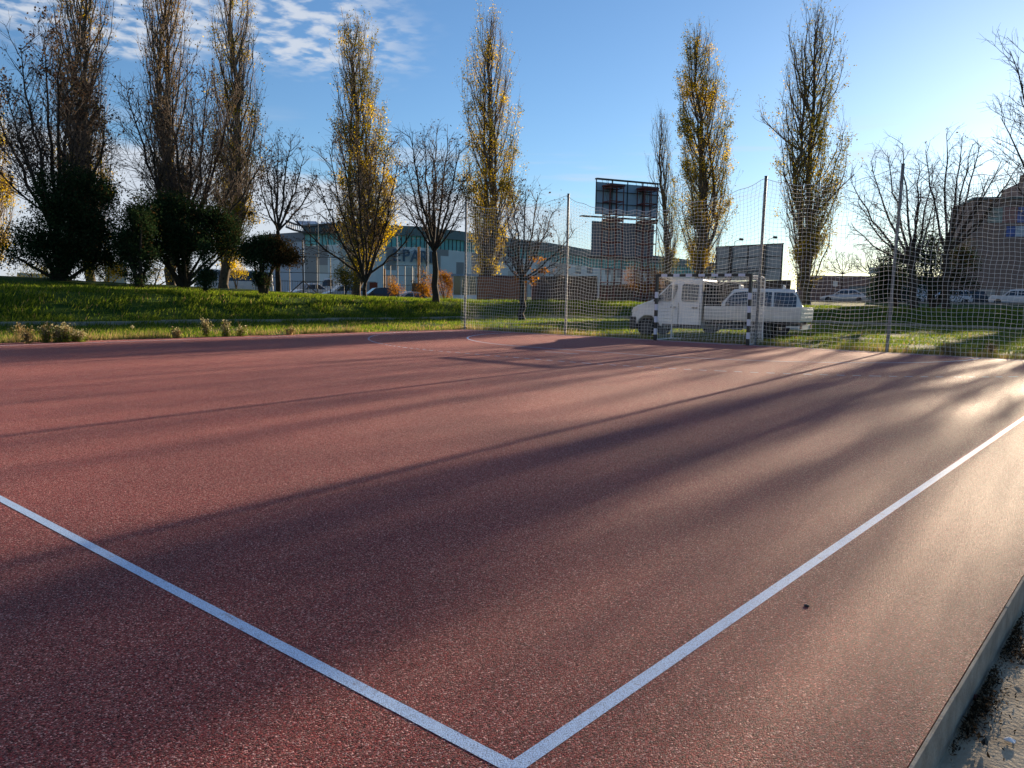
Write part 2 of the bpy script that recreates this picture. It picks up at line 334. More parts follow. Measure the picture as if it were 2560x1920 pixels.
# court lines, painted sheets 4 mm proud
lm = MB(); LZ = .0016
def strip(x0, x1, y0, y1): lm.face([(x0, y0, LZ), (x1, y0, LZ), (x1, y1, LZ), (x0, y1, LZ)])
xr, yl, lw = 9.823, -20.288, .052
strip(xr, xr+lw, yl-lw, -.05)                    # side line
strip(-9.4, xr, yl-lw, yl)                       # half-way line
strip(-9.45, -9.4, yl-18, -.05)                  # far side line
strip(xr, xr+lw, YS+8, yl-lw-.001) if False else None
strip(-9.4, -1.54, -.05, 0); strip(1.54, xr+lw, -.05, 0)
strip(-1.4, 1.4, -.08, 0)
strip(-.5, .5, -7.0, -6.95)
def arcline(r, dash=None):
    pts = []
    for a in np.linspace(PI, 1.5*PI, 200): pts.append((-1.5+r*math.cos(a), r*math.sin(a)))
    for x in np.linspace(-1.49, 1.49, 40): pts.append((x, -r))
    for a in np.linspace(1.5*PI, 2*PI, 200): pts.append((1.5+r*math.cos(a), r*math.sin(a)))
    s = 0; P = np.array(pts)
    for i in range(len(P)-1):
        d = P[i+1]-P[i]; L = np.hypot(*d); s += L
        if dash and (s % (2*dash)) > dash: continue
        if P[i][0] < XL+.1 or P[i+1][1] > -.05 or P[i][1] > -.05 or P[i][0] > 9.8: continue
        def off(p):
            c = np.array([min(max(p[0], -1.5), 1.5), 0]); n = (p-c)/np.linalg.norm(p-c); return p-n*.05
        a, c2 = P[i], P[i+1]; a2, c3 = off(a), off(c2)
        lm.face([(a[0], a[1], LZ), (c2[0], c2[1], LZ), (c3[0], c3[1], LZ), (a2[0], a2[1], LZ)])
arcline(6.0); arcline(9.0, .15)
tag(lm.build('court_lines', M['line']), kind='structure')
# concrete edging of the court, path below it
b = MB()
y = YS
while y < YE+.2:
    y2 = min(y+1.0, YE+.2); b.box(XR-.012, XR+.0, y+.002, y2-.002, -.34, .003+.003*math.sin(y*3)); y = y2
tag(b.build('court_kerb', M['kerbc'], bevel=.002), kind='structure')
n = 60; px = np.linspace(XR-.1, 16, 50); py = np.linspace(YS, 3, 160); PX, PY = np.meshgrid(px, py, indexing='ij')
PZ = -.150+.006*hnoise(PX*3, PY*3)
tag(mesh_np('path', np.stack([PX, PY, PZ], -1).reshape(-1, 3), grid_faces(50, 160), M['concrete'], smooth=True), kind='structure')
# low kerb at the foot of the bank
kb = MB()
fp = [(-20.1, y) for y in np.arange(-45, 13, 2.0)]
fp += [(-6+14.1*math.cos(a), 13+14.1*math.sin(a)) for a in np.linspace(PI, PI/2, 14)]
fp += [(x, 27.1) for x in (0, 5, 10, 16, 24)]
for i in range(len(fp)-1):
    a, c = np.array(fp[i]), np.array(fp[i+1]); d = (c-a)/np.linalg.norm(c-a); nn = np.array([-d[1], d[0]])*.06; a = a+d*.01; c = c-d*.01
    za = .13+.02*math.sin(i*1.7)
    kb.hexa([(*(a+nn), -.2), (*(c+nn), -.2), (*(c-nn), -.2), (*(a-nn), -.2), (*(a+nn), za), (*(c+nn), za), (*(c-nn), za), (*(a-nn), za)])
tag(kb.build('track_kerb', M['kerbc']), kind='structure')
# street on the right behind the grass, and the car park behind the bank
b = MB()
A = [at(1950, 760, 84), at(2250, 760, 82), at(2560, 760, 80), at(2900, 760, 79)]; B = [at(1950, 760, 99), at(2250, 760, 97), at(2560, 760, 95), at(2900, 760, 94)]
for i in range(3): b.face([(*A[i][:2], tz(*A[i][:2])+.06), (*A[i+1][:2], tz(*A[i+1][:2])+.06), (*B[i+1][:2], tz(*B[i+1][:2])+.06), (*B[i][:2], tz(*B[i][:2])+.06)])
tag(b.build('street', M['asphalt']), kind='structure')
b = MB()
for i in range(3):
    a0, a1 = A[i], A[i+1]; c0 = CAM+(a0-CAM)*.985; c1 = CAM+(a1-CAM)*.985; z0, z1 = tz(*a0[:2])+.15, tz(*a1[:2])+.15
    b.hexa([(c0[0], c0[1], z0-.5), (c1[0], c1[1], z1-.5), (a1[0], a1[1], z1-.5), (a0[0], a0[1], z0-.5), (c0[0], c0[1], z0), (c1[0], c1[1], z1), (a1[0], a1[1], z1), (a0[0], a0[1], z0)])
tag(b.build('street_kerb', M['kerbc']), kind='structure')

# ---------------------------------------------------------------- trees
def vnoise(P, s, seed):
    """cheap smooth noise 0..1"""
    q = P*s+seed*7.31
    return .5+.25*(np.sin(q[:, 0]*1.3+np.sin(q[:, 1]*1.7+q[:, 2]))+np.sin(q[:, 2]*1.9+1.3*np.sin(q[:, 0]+seed)+q[:, 1]*.8))
def grow(rng, p, d, L, r0, r1, n, up, wob, out):
    pts = [p]; d = d/np.linalg.norm(d); rr = np.linspace(r0, r1, n+1)
    for i in range(n):
        d = d+np.array([0, 0, up])/n+rng.normal(size=3)*wob; d = d/np.linalg.norm(d)
        q = pts[-1]+d*L/n; out.append((pts[-1], q, rr[i], rr[i+1])); pts.append(q)
    return pts, d
def segmesh(segs, k):
    a = np.array([s[0] for s in segs]); b_ = np.array([s[1] for s in segs]); r0 = np.array([s[2] for s in segs]); r1 = np.array([s[3] for s in segs])
    b_ = b_+(b_-a)*.04
    return prisms(a, b_, r0, r1, k)
def interp(pts, t):
    n = len(pts)-1; x = min(t*n, n-1e-6); i = int(x); return pts[i]+(pts[i+1]-pts[i])*(x-i), (pts[i+1]-pts[i])
def xoff(p, right): return float(p@right)
def poplar(label, seed, D, base, outline, stems=2, leaf=1.0, yellow=.5, ylow=.45, leafmat_=None, twigmat=None, dens=1.0, extra=None, group='tall columnar poplars behind the court'):
    """outline: list of (v, uleft, uright) on the 2212 wide view, top first"""
    rng = np.random.default_rng(seed)
    bp = atd(base[0], base[1], D); bx, by = bp[0], bp[1]; bz = tz(bx, by)-.05
    th = math.atan(((base[0]*K)-1280)/F); right = np.array([math.cos(YAW+th), -math.sin(YAW+th), 0]); away = np.array([math.sin(YAW+th), math.cos(YAW+th), 0])
    O = []
    for v, ul, ur in outline:
        zc_ = atd((ul+ur)/2, v, D)[2]
        l = atd(ul, v, D)-bp; r = atd(ur, v, D)-bp
        O.append((zc_-bz, float(l@right), float(r@right)))
    O = sorted(O); Oz = [o[0] for o in O]; Ol = [o[1] for o in O]; Or = [o[2] for o in O]; H = Oz[-1]
    env = lambda z: (np.interp(z, Oz, Ol), np.interp(z, Oz, Or))
    root = empty('poplar_tree', (bx, by, bz), 0, label, 'tree', group)
    fr = lambda a, b_, z: right*a+away*b_+np.array([0, 0, z])     # local coordinates
    big = []; small = []; tw = []; lp = []
    trunks = []
    for s in range(stems):
        top = H*(1.0 if s == 0 else rng.uniform(.72, .93)); n = 16; pts = []
        az_ = rng.uniform(0, 2*PI)
        for i in range(n+1):
            z = top*i/n; l, r = env(z); c = (l+r)/2; w = (r-l)/2
            k_ = min(1, z/(H*.25)) if s else 0
            off = 0 if s == 0 else w*.38*k_*(1-.4*z/top)
            x = c*min(1, z/(H*.2))+off*math.cos(az_)+rng.normal()*.10; yy = off*math.sin(az_)+rng.normal()*.10
            pts.append(fr(x, yy, z))
        r0 = (.36 if s == 0 else .20)*H/25
        for i in range(n): big.append((pts[i], pts[i+1], r0*(1-i/n)**.9+.02, r0*(1-(i+1)/n)**.9+.02))
        trunks.append((pts, r0, top))
    for s, (pts, r0, top) in enumerate(trunks):
        n1 = int((46 if s == 0 else 30)*dens)
        for i in range(n1+(18 if s == 0 else 8)):
            lo = i >= n1; t = .035+.945*(i/n1)**.95 if not lo else rng.uniform(.03, .30); p, td = interp(pts, t); z = p[2]
            a = i*2.4+rng.uniform(-.4, .4); dirh = right*math.cos(a)+away*math.sin(a)
            Lz = min(H*.30*(1-.45*t)+1.0, (H-z)*1.02+.3)*rng.uniform(.7, 1.1)*(.4 if lo else 1)
            zq = min(z+Lz*.55, H); l, r = env(zq); side = r if math.cos(a) > 0 else -l
            wmid = (r-l)/2; ca_ = abs(math.cos(a))
            reach = ca_*(side-xoff(p, right)*np.sign(math.cos(a)))+(1-ca_)*wmid
            reach = max(.15, reach)*rng.uniform(.2, 1.0)**.6*(1.0+.18*math.sin(a*3+z*.9+seed))
            m1 = 7; P1 = []
            for q_ in range(m1+1):
                tt = q_/m1; P1.append(p+dirh*reach*(1-(1-tt)**1.9)+np.array([0, 0, Lz*(tt*.85+.15*tt*tt)])+(rng.normal(size=3)*.05 if q_ else 0))
            rb = min(.065, .010+Lz*.008)
            for q_ in range(m1): small.append((P1[q_], P1[q_+1], rb*(1-q_/m1)+.010, rb*(1-(q_+1)/m1)+.010))
            n2 = max(4, int(Lz*2.3))
            for j in range(n2):
                t2 = .12+.88*j/n2; q, qd = interp(P1, t2); qd = qd/np.linalg.norm(qd)
                sdv = rng.normal(size=3); sdv -= qd*(sdv@qd); sdv /= np.linalg.norm(sdv)
                L2 = max(.6, Lz*.26)*rng.uniform(.5, 1.25)
                P2, _ = grow(rng, q, qd+sdv*.55, L2, .010, .006, 3, .55, .07, tw)
                for m_ in range(3):
                    q2, q2d = interp(P2, rng.uniform(.2, 1)); e = q2+(q2d/np.linalg.norm(q2d)+rng.normal(size=3)*.33+np.array([0, 0, .25]))*rng.uniform(.25, .6)
                    tw.append((q2, e, .0058, .004))
                    lp.append((q2+e)/2); lp.append(e)
                lp.append(P2[-1]); lp.append(P2[1])
    if extra:
        for (u0, v0, u1, v1) in extra:          # a long side limb
            a0 = atd(u0, v0, D)-np.array([bx, by, bz]); a1 = atd(u1, v1, D)-np.array([bx, by, bz]); d = a1-a0; L = np.linalg.norm(d)
            P1, _ = grow(rng, a0, d, L, .07, .02, 7, .15, .05, small)
            for j in range(14):
                q, qd = interp(P1, .25+.75*j/14); P2, _ = grow(rng, q, qd/np.linalg.norm(qd)+rng.normal(size=3)*.4, rng.uniform(.8, 1.6), .018, .008, 3, .6, .1, tw)
                for m_ in range(3):
                    q2, q2d = interp(P2, rng.uniform(.2, 1)); e = q2+(q2d/np.linalg.norm(q2d)+rng.normal(size=3)*.5)*.5; tw.append((q2, e, .009, .006)); lp.append(e)
    V, Q = join([segmesh(big, 8), segmesh(small, 4)])
    mesh_np('trunk', V, Q, M['barkp'], root)
    V, Q = segmesh(tw, 3)
    mesh_np('twigs', V, Q, M['twig'], root)
    lp = np.array(lp); zz = lp[:, 2]/H
    nz = vnoise(lp, .9, seed)*.6+vnoise(lp, 2.3, seed+3)*.4
    pr = np.clip((nz-.40)*3.6, .04, 1.2)*np.interp(zz, [0, ylow, ylow+.25, 1], [1, .8, .28, .2])*leaf
    cnt = rng.poisson(pr*11.0); idx = np.repeat(np.arange(len(lp)), cnt)
    P = lp[idx]+rng.normal(size=(len(idx), 3))*.15
    nz2 = vnoise(P, .7, seed+9); isy = (nz2+rng.normal(size=len(P))*.12) > (1-yellow*np.interp(P[:, 2]/H, [0, .5, 1], [1.15, .9, .5]))
    V, Q = quads(P, .125, rng)
    mi = np.where(isy, 1, 0)
    mesh_np('foliage', V, Q, [leafmat_ or M['pop'], M['yellow']], root, midx=mi)
    return root
poplar('tall poplar with brown sparse crown, leftmost of the poplars, above the dark evergreens', 1, 60, (195, 600),
       [(-110, 180, 200), (-40, 135, 238), (50, 116, 252), (160, 112, 250), (260, 118, 250), (370, 128, 250), (480, 150, 240), (600, 188, 204)], 3, .75, .22, .3, M['popdry'], dens=1.1)
poplar('nearly bare tall poplar behind the wide bare tree, second from the left', 2, 61, (372, 600),
       [(-100, 355, 380), (-20, 322, 408), (60, 306, 414), (150, 300, 420), (260, 306, 420), (380, 320, 420), (480, 345, 410), (600, 365, 380)], 3, .38, .3, .2, M['popdry'])
poplar('twin-stemmed poplar with yellow leaves low on its right side, third from the left', 3, 61, (487, 600),
       [(-90, 480, 520), (0, 446, 543), (60, 444, 548), (150, 456, 560), (260, 456, 572), (360, 458, 572), (450, 465, 565), (530, 472, 545), (600, 480, 495)], 3, .6, .5, .4)
poplar('poplar with golden lower crown standing before the pale hall, left of the round bare tree', 4, 66, (769, 620),
       [(54, 765, 780), (75, 738, 795), (130, 727, 806), (215, 730, 812), (250, 718, 827), (315, 706, 840), (400, 704, 850), (500, 722, 856), (560, 735, 848), (590, 745, 815), (622, 762, 776)], 3, .85, .75, .5)
poplar('spire-topped poplar with yellow leaves just behind the left net posts', 5, 70, (1050, 640),
       [(37, 1060, 1067), (80, 1040, 1076), (105, 1019, 1090), (170, 1007, 1104), (250, 996, 1120), (355, 1000, 1127), (440, 1000, 1130), (500, 1008, 1125), (560, 1014, 1100), (590, 1030, 1080), (640, 1042, 1058)], 3, .85, .62, .5)
poplar('slim bare young poplar rising right behind the big billboard', 6, 92, (1438, 600),
       [(247, 1427, 1431), (310, 1409, 1446), (375, 1402, 1453), (450, 1404, 1458), (520, 1415, 1465), (570, 1420, 1462), (600, 1434, 1444)], 2, .18, .5, .3, dens=.8)
poplar('leafy poplar between the two billboards, behind the goal', 7, 76, (1512, 610),
       [(73, 1498, 1517), (100, 1492, 1526), (140, 1475, 1533), (200, 1463, 1541), (235, 1461, 1568), (310, 1454, 1579), (380, 1463, 1582), (450, 1462, 1588), (500, 1468, 1582), (560, 1478, 1545), (612, 1505, 1520)], 3, .9, .5, .75)
poplar('ragged poplar with spreading broken crown, rightmost of the poplars', 8, 64, (1742, 655),
       [(33, 1760, 1772), (75, 1747, 1794), (105, 1710, 1798), (130, 1690, 1822), (180, 1690, 1834), (250, 1680, 1832), (330, 1682, 1818), (370, 1664, 1822), (430, 1668, 1824), (500, 1695, 1800), (580, 1700, 1775), (655, 1730, 1752)], 3, .5, .35, .55, extra=[(1738, 330, 1632, 262), (1745, 470, 1848, 380), (1745, 240, 1700, 110)])
poplar('yellowing poplar cut off by the left edge of the view', 9, 66, (-28, 600),
       [(180, -40, -20), (280, -70, 6), (340, -75, 22), (430, -75, 36), (520, -75, 40), (570, -60, 20), (600, -35, -22)], 2, .7, .7, .9)

def bare(name, label, seed, D, base, fork, limbs, r0=.16, leafn=600, leafm=None, twig=1.0, droop=0, depth=3.0, group='bare trees in front of the poplars', cat='tree', n1=9, up=.35, l2=.38, lsize=.13, yellow=None, tr=1.0):
    """limbs: end points (u, v) on the 2212 view; each limb is a curved bough with twigs"""
    rng = np.random.default_rng(seed)
    bp = atd(base[0], base[1], D); bx, by = bp[0], bp[1]; bz = tz(bx, by)-.05; o = np.array([bx, by, bz])
    th = math.atan(((base[0]*K)-1280)/F); away = np.array([math.sin(YAW+th), math.cos(YAW+th), 0])
    root = empty(name, (bx, by, bz), 0, label, cat, group)
    big = []; small = []; tw = []; ends = []
    f = atd(fork[0], fork[1], D)-o; n = 6; pts = [np.zeros(3)+f*(i/n)+(rng.normal(size=3)*.04 if 0 < i < n else 0) for i in range(n+1)]
    for i in range(n): big.append((pts[i], pts[i+1], r0*(1.25-.35*i/n) if i else r0*1.5, r0*(1.25-.35*(i+1)/n)))
    for li, lb in enumerate(limbs):
        e = atd(lb[0], lb[1], D)-o+away*rng.uniform(-1, 1)*depth
        st = f if len(lb) < 4 else atd(lb[2], lb[3], D)-o
        d = e-st; L = np.linalg.norm(d); m = 9
        hor = d.copy(); hor[2] = 0; rl = min(r0*.5, .018+L*.008)
        P = []
        for i in range(m+1):
            t = i/m; bow = hor*(.07*math.sin(PI*t)); bow[2] = -abs(np.linalg.norm(hor))*.04*math.sin(PI*t)
            P.append(st+d*t+bow+(rng.normal(size=3)*L*.007 if 0 < i < m else 0))
        for i in range(m): big.append((P[i], P[i+1], rl*(1-i/m)**.8+.014, rl*(1-(i+1)/m)**.8+.014))
        nb = int(n1*1.55*max(.7, L/6))
        for j in range(nb):
            t = .18+.82*(j+rng.random())/nb; q, qd = interp(P, min(t, .999)); qd = qd/np.linalg.norm(qd)
            s = rng.normal(size=3); s -= qd*(s@qd); s /= np.linalg.norm(s)
            L2 = L*l2*(1.1-t*.72)*rng.uniform(.5, 1.15)
            P2, _ = grow(rng, q, qd*.9+s*.75, L2, .022*(.4+.6*tr), .009*tr, 5, up-droop, .10, small)
            n3 = max(4, int(L2*4.2*twig))
            for k_ in range(n3):
                q2, q2d = interp(P2, .15+.85*rng.random()); q2d = q2d/np.linalg.norm(q2d); s = rng.normal(size=3); s -= q2d*(s@q2d); s /= np.linalg.norm(s)+1e-6
                L3 = max(.35, L2*.38)*rng.uniform(.5, 1.2)
                P3, _ = grow(rng, q2, q2d*.8+s*.75, L3, .011*tr, .006*tr, 2, up*.8-droop*1.5, .14, tw)
                for w_ in range(2):
                    q3, q3d = interp(P3, rng.uniform(.3, 1)); e3 = q3+(q3d/np.linalg.norm(q3d)+rng.normal(size=3)*.5)*rng.uniform(.2, .45); tw.append((q3, e3, .0070*tr, .005*tr)); ends.append(e3)
    V, Q = join([segmesh(big, 8), segmesh(small, 4)]); mesh_np('trunk', V, Q, M['bark'], root)
    V, Q = segmesh(tw, 3); mesh_np('twigs', V, Q, M['twigd'], root)
    if leafn:
        ends = np.array(ends); pr = np.clip(vnoise(ends, .8, seed)-.35, .02, 1); pr /= pr.sum()
        idx = rng.choice(len(ends), leafn, p=pr); P = ends[idx]+rng.normal(size=(leafn, 3))*.10
        V, Q = quads(P, lsize, rng); mesh_np('foliage', V, Q, leafm or M['seed'], root)
    if yellow:
        P = []
        for (u, v, ru, rv, n_) in yellow:
            c = atd(u, v, D)-o; sx_ = ru*K/F*D
            P.append(c+rng.normal(size=(n_, 3))*np.array([sx_*.5, sx_*.5, rv*K/F*D*.5]))
        V, Q = quads(np.concatenate(P), .16, rng); mesh_np('last_leaves', V, Q, M['orange'] if seed == 26 else M['yellow'], root)
    return root
bare('bare_tree', 'wide bare tree at the left edge with dark dangling seed clusters', 21, 47, (135, 604), (122, 500),
     [(10, 190), (45, 100), (95, 60), (150, 120), (200, 150), (235, 290), (-40, 150), (30, 260), (130, 90), (-30, 330, 110, 470), (175, 210)], .22, 3800, n1=12, lsize=.15)
bare('bare_tree', 'many-limbed bare tree rising out of the dark evergreens, left of the white minibus', 22, 48, (397, 604), (398, 560),
     [(268, 170), (300, 230), (345, 240), (375, 200), (420, 210), (475, 250), (545, 300), (560, 360), (330, 330), (505, 180), (450, 170)], .2, 1900, n1=11)
bare('bare_tree', 'slender bare tree rising behind the bronze-tipped evergreen', 23, 52, (601, 622), (600, 500),
     [(572, 330), (600, 300), (628, 292), (660, 325), (686, 372), (560, 400), (640, 380), (590, 350)], .13, 1000, n1=10)
bare('bare_tree', 'bare tree forking low in a wide V at the crest, before the golden poplar', 24, 46, (787, 632), (789, 612),
     [(690, 400), (712, 330), (740, 310), (770, 300), (800, 320), (838, 310), (862, 350), (850, 420), (700, 470, 775, 560), (905, 480, 800, 590), (640, 470, 770, 585)], .105, 900, n1=9, twig=.8, depth=2)
bare('bare_tree', 'round-headed bare tree with straight dark trunk left of the net', 25, 48, (942, 642), (938, 545),
     [(876, 350), (888, 310), (915, 285), (942, 278), (968, 292), (992, 330), (1003, 380), (870, 420), (1005, 440), (935, 310), (900, 400)], .17, 750, n1=10, depth=3.5)
bare('bare_tree', 'small bare tree behind the net with a few yellow leaves on its low boughs', 26, 46, (1129, 662), (1127, 605),
     [(1092, 440), (1110, 415), (1135, 400), (1160, 430), (1195, 455), (1238, 500), (1225, 545), (1085, 500), (1088, 560), (1215, 590), (1175, 470)], .15, 500, n1=9, depth=2.5,
     yellow=[(1120, 598, 10, 12, 60), (1150, 605, 10, 12, 90), (1172, 585, 22, 7, 70), (1160, 560, 24, 6, 50)])
bare('bare_tree', 'spreading bare tree behind the right net post, left of a pair', 27, 57, (1975, 648), (1972, 575),
     [(1838, 390), (1855, 440), (1880, 345), (1915, 320), (1950, 315), (1985, 330), (2020, 345), (2028, 400), (1845, 490), (1990, 380)], .20, 80, n1=9, twig=1, tr=.85, droop=.15, group='bare trees by the street', up=.1)
bare('bare_tree', 'spreading bare tree with long slanting boughs, beside the dark brick block', 28, 57, (2046, 650), (2043, 548),
     [(2000, 330), (2045, 300), (2080, 285), (2120, 300), (2170, 330), (2200, 360), (2165, 420), (2100, 320), (2140, 370)], .20, 60, n1=8, twig=1, tr=.85, droop=.15, group='bare trees by the street', up=.1)
bare('bare_tree', 'bare tree whose twigs reach in from the right edge of the view', 29, 58, (2385, 660), (2375, 560),
     [(2190, 130), (2165, 260), (2200, 200), (2180, 380), (2240, 80), (2300, 40), (2380, 90), (2420, 200), (2460, 330), (2350, 160)], .22, 300, n1=6, twig=.7, group='bare trees by the street')
# the row goes on beyond the right edge: these stand outside the view and shade the court
for k_, (s_, yy, hh) in enumerate(((7.1, 52, 22), (8.1, 62, 21))):
    x0 = s_-.08*yy; p = np.array([x0, yy]); dd = p-CAM[:2]; D_ = float(np.hypot(*dd)); u_ = 1280+F*math.tan(math.atan2(dd[0], dd[1])-YAW); u_ /= K
    mw = D_/F/K
    vt = 650-hh/mw/K/K*.95
    w_ = (1.5, 1.2)[k_]/mw/K/K*.6
    poplar(('tall poplar outside the view beyond the right edge, nearest the court', 'tall poplar outside the view beyond the right edge, second in the row', 'tall poplar outside the view beyond the right edge, farthest back', 'tall poplar outside the view beyond the right edge, furthest to the right')[k_], 40+k_, D_, (u_, 650),
           [(vt, u_-4, u_+4), (vt+80, u_-w_*.6, u_+w_*.6), (vt+250, u_-w_, u_+w_), (450, u_-w_*.9, u_+w_*.9), (560, u_-w_*.5, u_+w_*.5), (650, u_-5, u_+5)], 2, (.3, .3)[k_], .5, dens=(.6, .55)[k_])

def evergreen(name, label, seed, D, base, lobes, n, mats=None, size=.2, cat='tree', group=None, stems=4, part='foliage', bronze=None, trunk=.12):
    """lobes: (u, v, ru, rv) on the 2212 view"""
    rng = np.random.default_rng(seed)
    bp = atd(base[0], base[1], D); bx, by = bp[0], bp[1]; bz = tz(bx, by)-.05; o = np.array([bx, by, bz])
    th = math.atan(((base[0]*K)-1280)/F); right = np.array([math.cos(YAW+th), -math.sin(YAW+th), 0]); away = np.array([math.sin(YAW+th), math.cos(YAW+th), 0])
    root = empty(name, (bx, by, bz), 0, label, cat, group)
    sc = K/F*D; Cs = []; Rs = []
    for (u, v, ru, rv) in lobes:
        Cs.append(atd(u, v, D)-o+away*rng.uniform(-.4, .4)*ru*sc); Rs.append((ru*sc, rv*sc))
    vol = np.array([a*b_ for a, b_ in Rs]); pk = rng.choice(len(lobes), int(n*1.6), p=vol/vol.sum())
    dv = rng.normal(size=(len(pk), 3)); dv /= np.linalg.norm(dv, axis=1)[:, None]
    rr = (.30+.90*rng.random(len(pk))**.8)[:, None]
    Rv = np.array([[a, a*.85, b_] for a, b_ in Rs])[pk]
    loc = dv*rr*Rv
    P = np.array(Cs)[pk]+right*loc[:, 0:1]+away*loc[:, 1:2]+np.array([0, 0, 1])*loc[:, 2:3]
    nz = vnoise(P, 2.0, seed)*.5+vnoise(P, 5.1, seed+1)*.5
    keep = (nz+rng.normal(size=len(P))*.1 > .50) & (P[:, 2] > .05); P = P[keep][:n]
    kk = 7; P = np.repeat(P[::4], kk, 0)+rng.normal(size=(len(P[::4])*kk, 3))*size*.75; P = P[P[:, 2] > .04]
    V, Q = quads(P, size*.62, rng, aspect=.4)
    mi = np.zeros(len(P), int)
    if bronze: mi = (rng.random(len(P)) < bronze*np.clip((P@right-np.percentile(P@right, 30)), 0, 1)+.05).astype(int)
    segs = []
    for i, c in enumerate(Cs):
        if i < stems*3: grow(rng, np.zeros(3)+right*rng.normal()*.08, c+rng.normal(size=3)*.2, np.linalg.norm(c)*1.05, trunk, .02, 6, .0, .05, segs)
    Vb, Qb = segmesh(segs, 6); mesh_np('trunk', Vb, Qb, M['bark'], root)
    mesh_np(part, V, Q, mats or [M['ever'], M['everb']], root, midx=mi if (mats is None or len(mats) > 1) else None)
    return root
evergreen('evergreen_tree', 'broad dark evergreen tree around the foot of the left bare tree', 51, 44.5, (133, 606),
          [(70, 520, 52, 38), (35, 545, 42, 22), (120, 470, 38, 62), (95, 410, 14, 30), (160, 440, 36, 70), (205, 480, 42, 90), (220, 535, 34, 42), (140, 560, 34, 46), (100, 545, 50, 34), (175, 520, 50, 50), (230, 430, 14, 28), (190, 400, 16, 24)], 32000, bronze=.15, size=.22)
evergreen('evergreen_tree', 'low dark evergreen shrub between the two big evergreen masses', 52, 43, (302, 618),
          [(302, 585, 30, 34), (300, 540, 34, 46), (285, 500, 26, 40), (310, 470, 24, 46), (270, 520, 20, 34), (275, 560, 16, 30)], 15000, bronze=.1)
evergreen('evergreen_tree', 'wide dark evergreen tree below the many-limbed bare tree', 53, 46, (397, 606),
          [(340, 470, 52, 36), (325, 520, 40, 40), (395, 480, 58, 46), (450, 500, 52, 40), (400, 530, 56, 30), (490, 510, 34, 34), (360, 440, 30, 22), (300, 475, 30, 26), (395, 570, 14, 34), (520, 530, 24, 22), (300, 510, 26, 30), (350, 505, 40, 40), (470, 470, 26, 20)], 38000, bronze=.15, size=.22)
evergreen('evergreen_shrub', 'small columnar dark shrub in front of the minibus', 54, 42.5, (446, 620),
          [(446, 605, 17, 16), (444, 575, 9, 26), (442, 545, 8, 24)], 2600, cat='shrub', bronze=.05, trunk=.05)
evergreen('evergreen_tree', 'bronze-tipped round evergreen tree right of the white minibus', 55, 44, (566, 618),
          [(552, 540, 30, 20), (600, 542, 36, 22), (632, 556, 24, 16), (575, 562, 34, 14), (563, 604, 15, 14), (580, 524, 34, 12), (535, 550, 20, 16)], 15000, bronze=.95)
evergreen('conifer_tree', 'dark pointed conifer among the bushes left of the bare street trees', 56, 66, (1935, 648),
          [(1935, 545, 20, 26), (1925, 580, 32, 30), (1945, 610, 40, 32), (1915, 610, 22, 30), (1900, 630, 22, 18), (1960, 565, 22, 24)], 8000, bronze=.25, size=.3)
evergreen('evergreen_bush', 'rounded dark bush around the trunks of the bare street trees', 57, 63, (2015, 648),
          [(2000, 520, 36, 20), (1980, 560, 30, 44), (2035, 545, 42, 34), (2070, 575, 28, 40), (2010, 590, 52, 50), (2060, 620, 34, 26), (2085, 545, 16, 26)], 11000, bronze=.4, cat='bush', size=.26)
def bush(label, seed, D, base, lobes, n, m, size=.17, name='bush', cat='bush', trunk=.05):
    return evergreen(name, label, seed, D, base, lobes, n, [m], size, cat, None, 3, 'foliage', None, trunk)
bush('golden leafy bush showing under the left evergreen', 61, 56, (235, 606), [(225, 590, 26, 22), (245, 570, 20, 24), (205, 575, 18, 26), (260, 590, 14, 14)], 2200, M['yellow'])
bush('loose yellow bush between the low shrub and the forked evergreen', 62, 57, (330, 606), [(335, 585, 14, 24), (350, 570, 12, 20), (372, 590, 10, 16)], 900, M['yellow'])
bush('bright yellow bush glowing above the minibus roof', 63, 70, (510, 604), [(508, 570, 18, 22), (518, 585, 14, 18), (490, 580, 14, 16)], 1300, M['yellow'])
bush('orange-brown bush left of the round-headed bare tree trunk', 64, 62, (918, 640), [(915, 610, 22, 22), (908, 625, 16, 14), (925, 622, 12, 16)], 2300, M['orange'])
bush('orange-brown bush right of the round-headed bare tree trunk', 65, 62, (962, 642), [(960, 612, 20, 24), (972, 625, 12, 18), (955, 600, 16, 12)], 2200, M['orange'])
bush('orange hornbeam tree seen beside the goal, under the big billboard', 66, 66, (1395, 668), [(1388, 590, 34, 22), (1372, 610, 24, 18), (1410, 605, 26, 26), (1395, 625, 20, 18)], 4200, M['orange'], name='hornbeam_tree', cat='tree', trunk=.09)
bush('green and yellow shrub below the golden poplar', 67, 58, (745, 618), [(742, 595, 20, 28), (758, 610, 18, 16)], 2000, M['pop'])
bush('small olive bush at the far left in front of the white fence', 68, 60, (75, 604), [(80, 588, 24, 16), (50, 592, 22, 14)], 1500, M['pop'])
bush('dark green hedge clump below the thin red creeper left of the ticket booth', 69, 66, (862, 640), [(858, 628, 14, 14), (848, 615, 8, 16)], 700, M['orange'])
bare('bare_shrub', 'leafless twiggy shrub on the dark wall above the silver car', 71, 92, (1820, 600), (1820, 592), [(1790, 560), (1805, 548), (1820, 545), (1835, 550), (1850, 560), (1780, 575), (1860, 572)], .05, 0, n1=8, cat='shrub', group='leafless shrubs above the dark wall', depth=1)
bare('bare_shrub', 'leafless twiggy shrub on the dark wall left of the pointed conifer', 72, 92, (1880, 600), (1880, 592), [(1850, 555), (1868, 540), (1885, 538), (1900, 545), (1912, 560), (1845, 575)], .05, 0, n1=8, cat='shrub', group='leafless shrubs above the dark wall', depth=1)

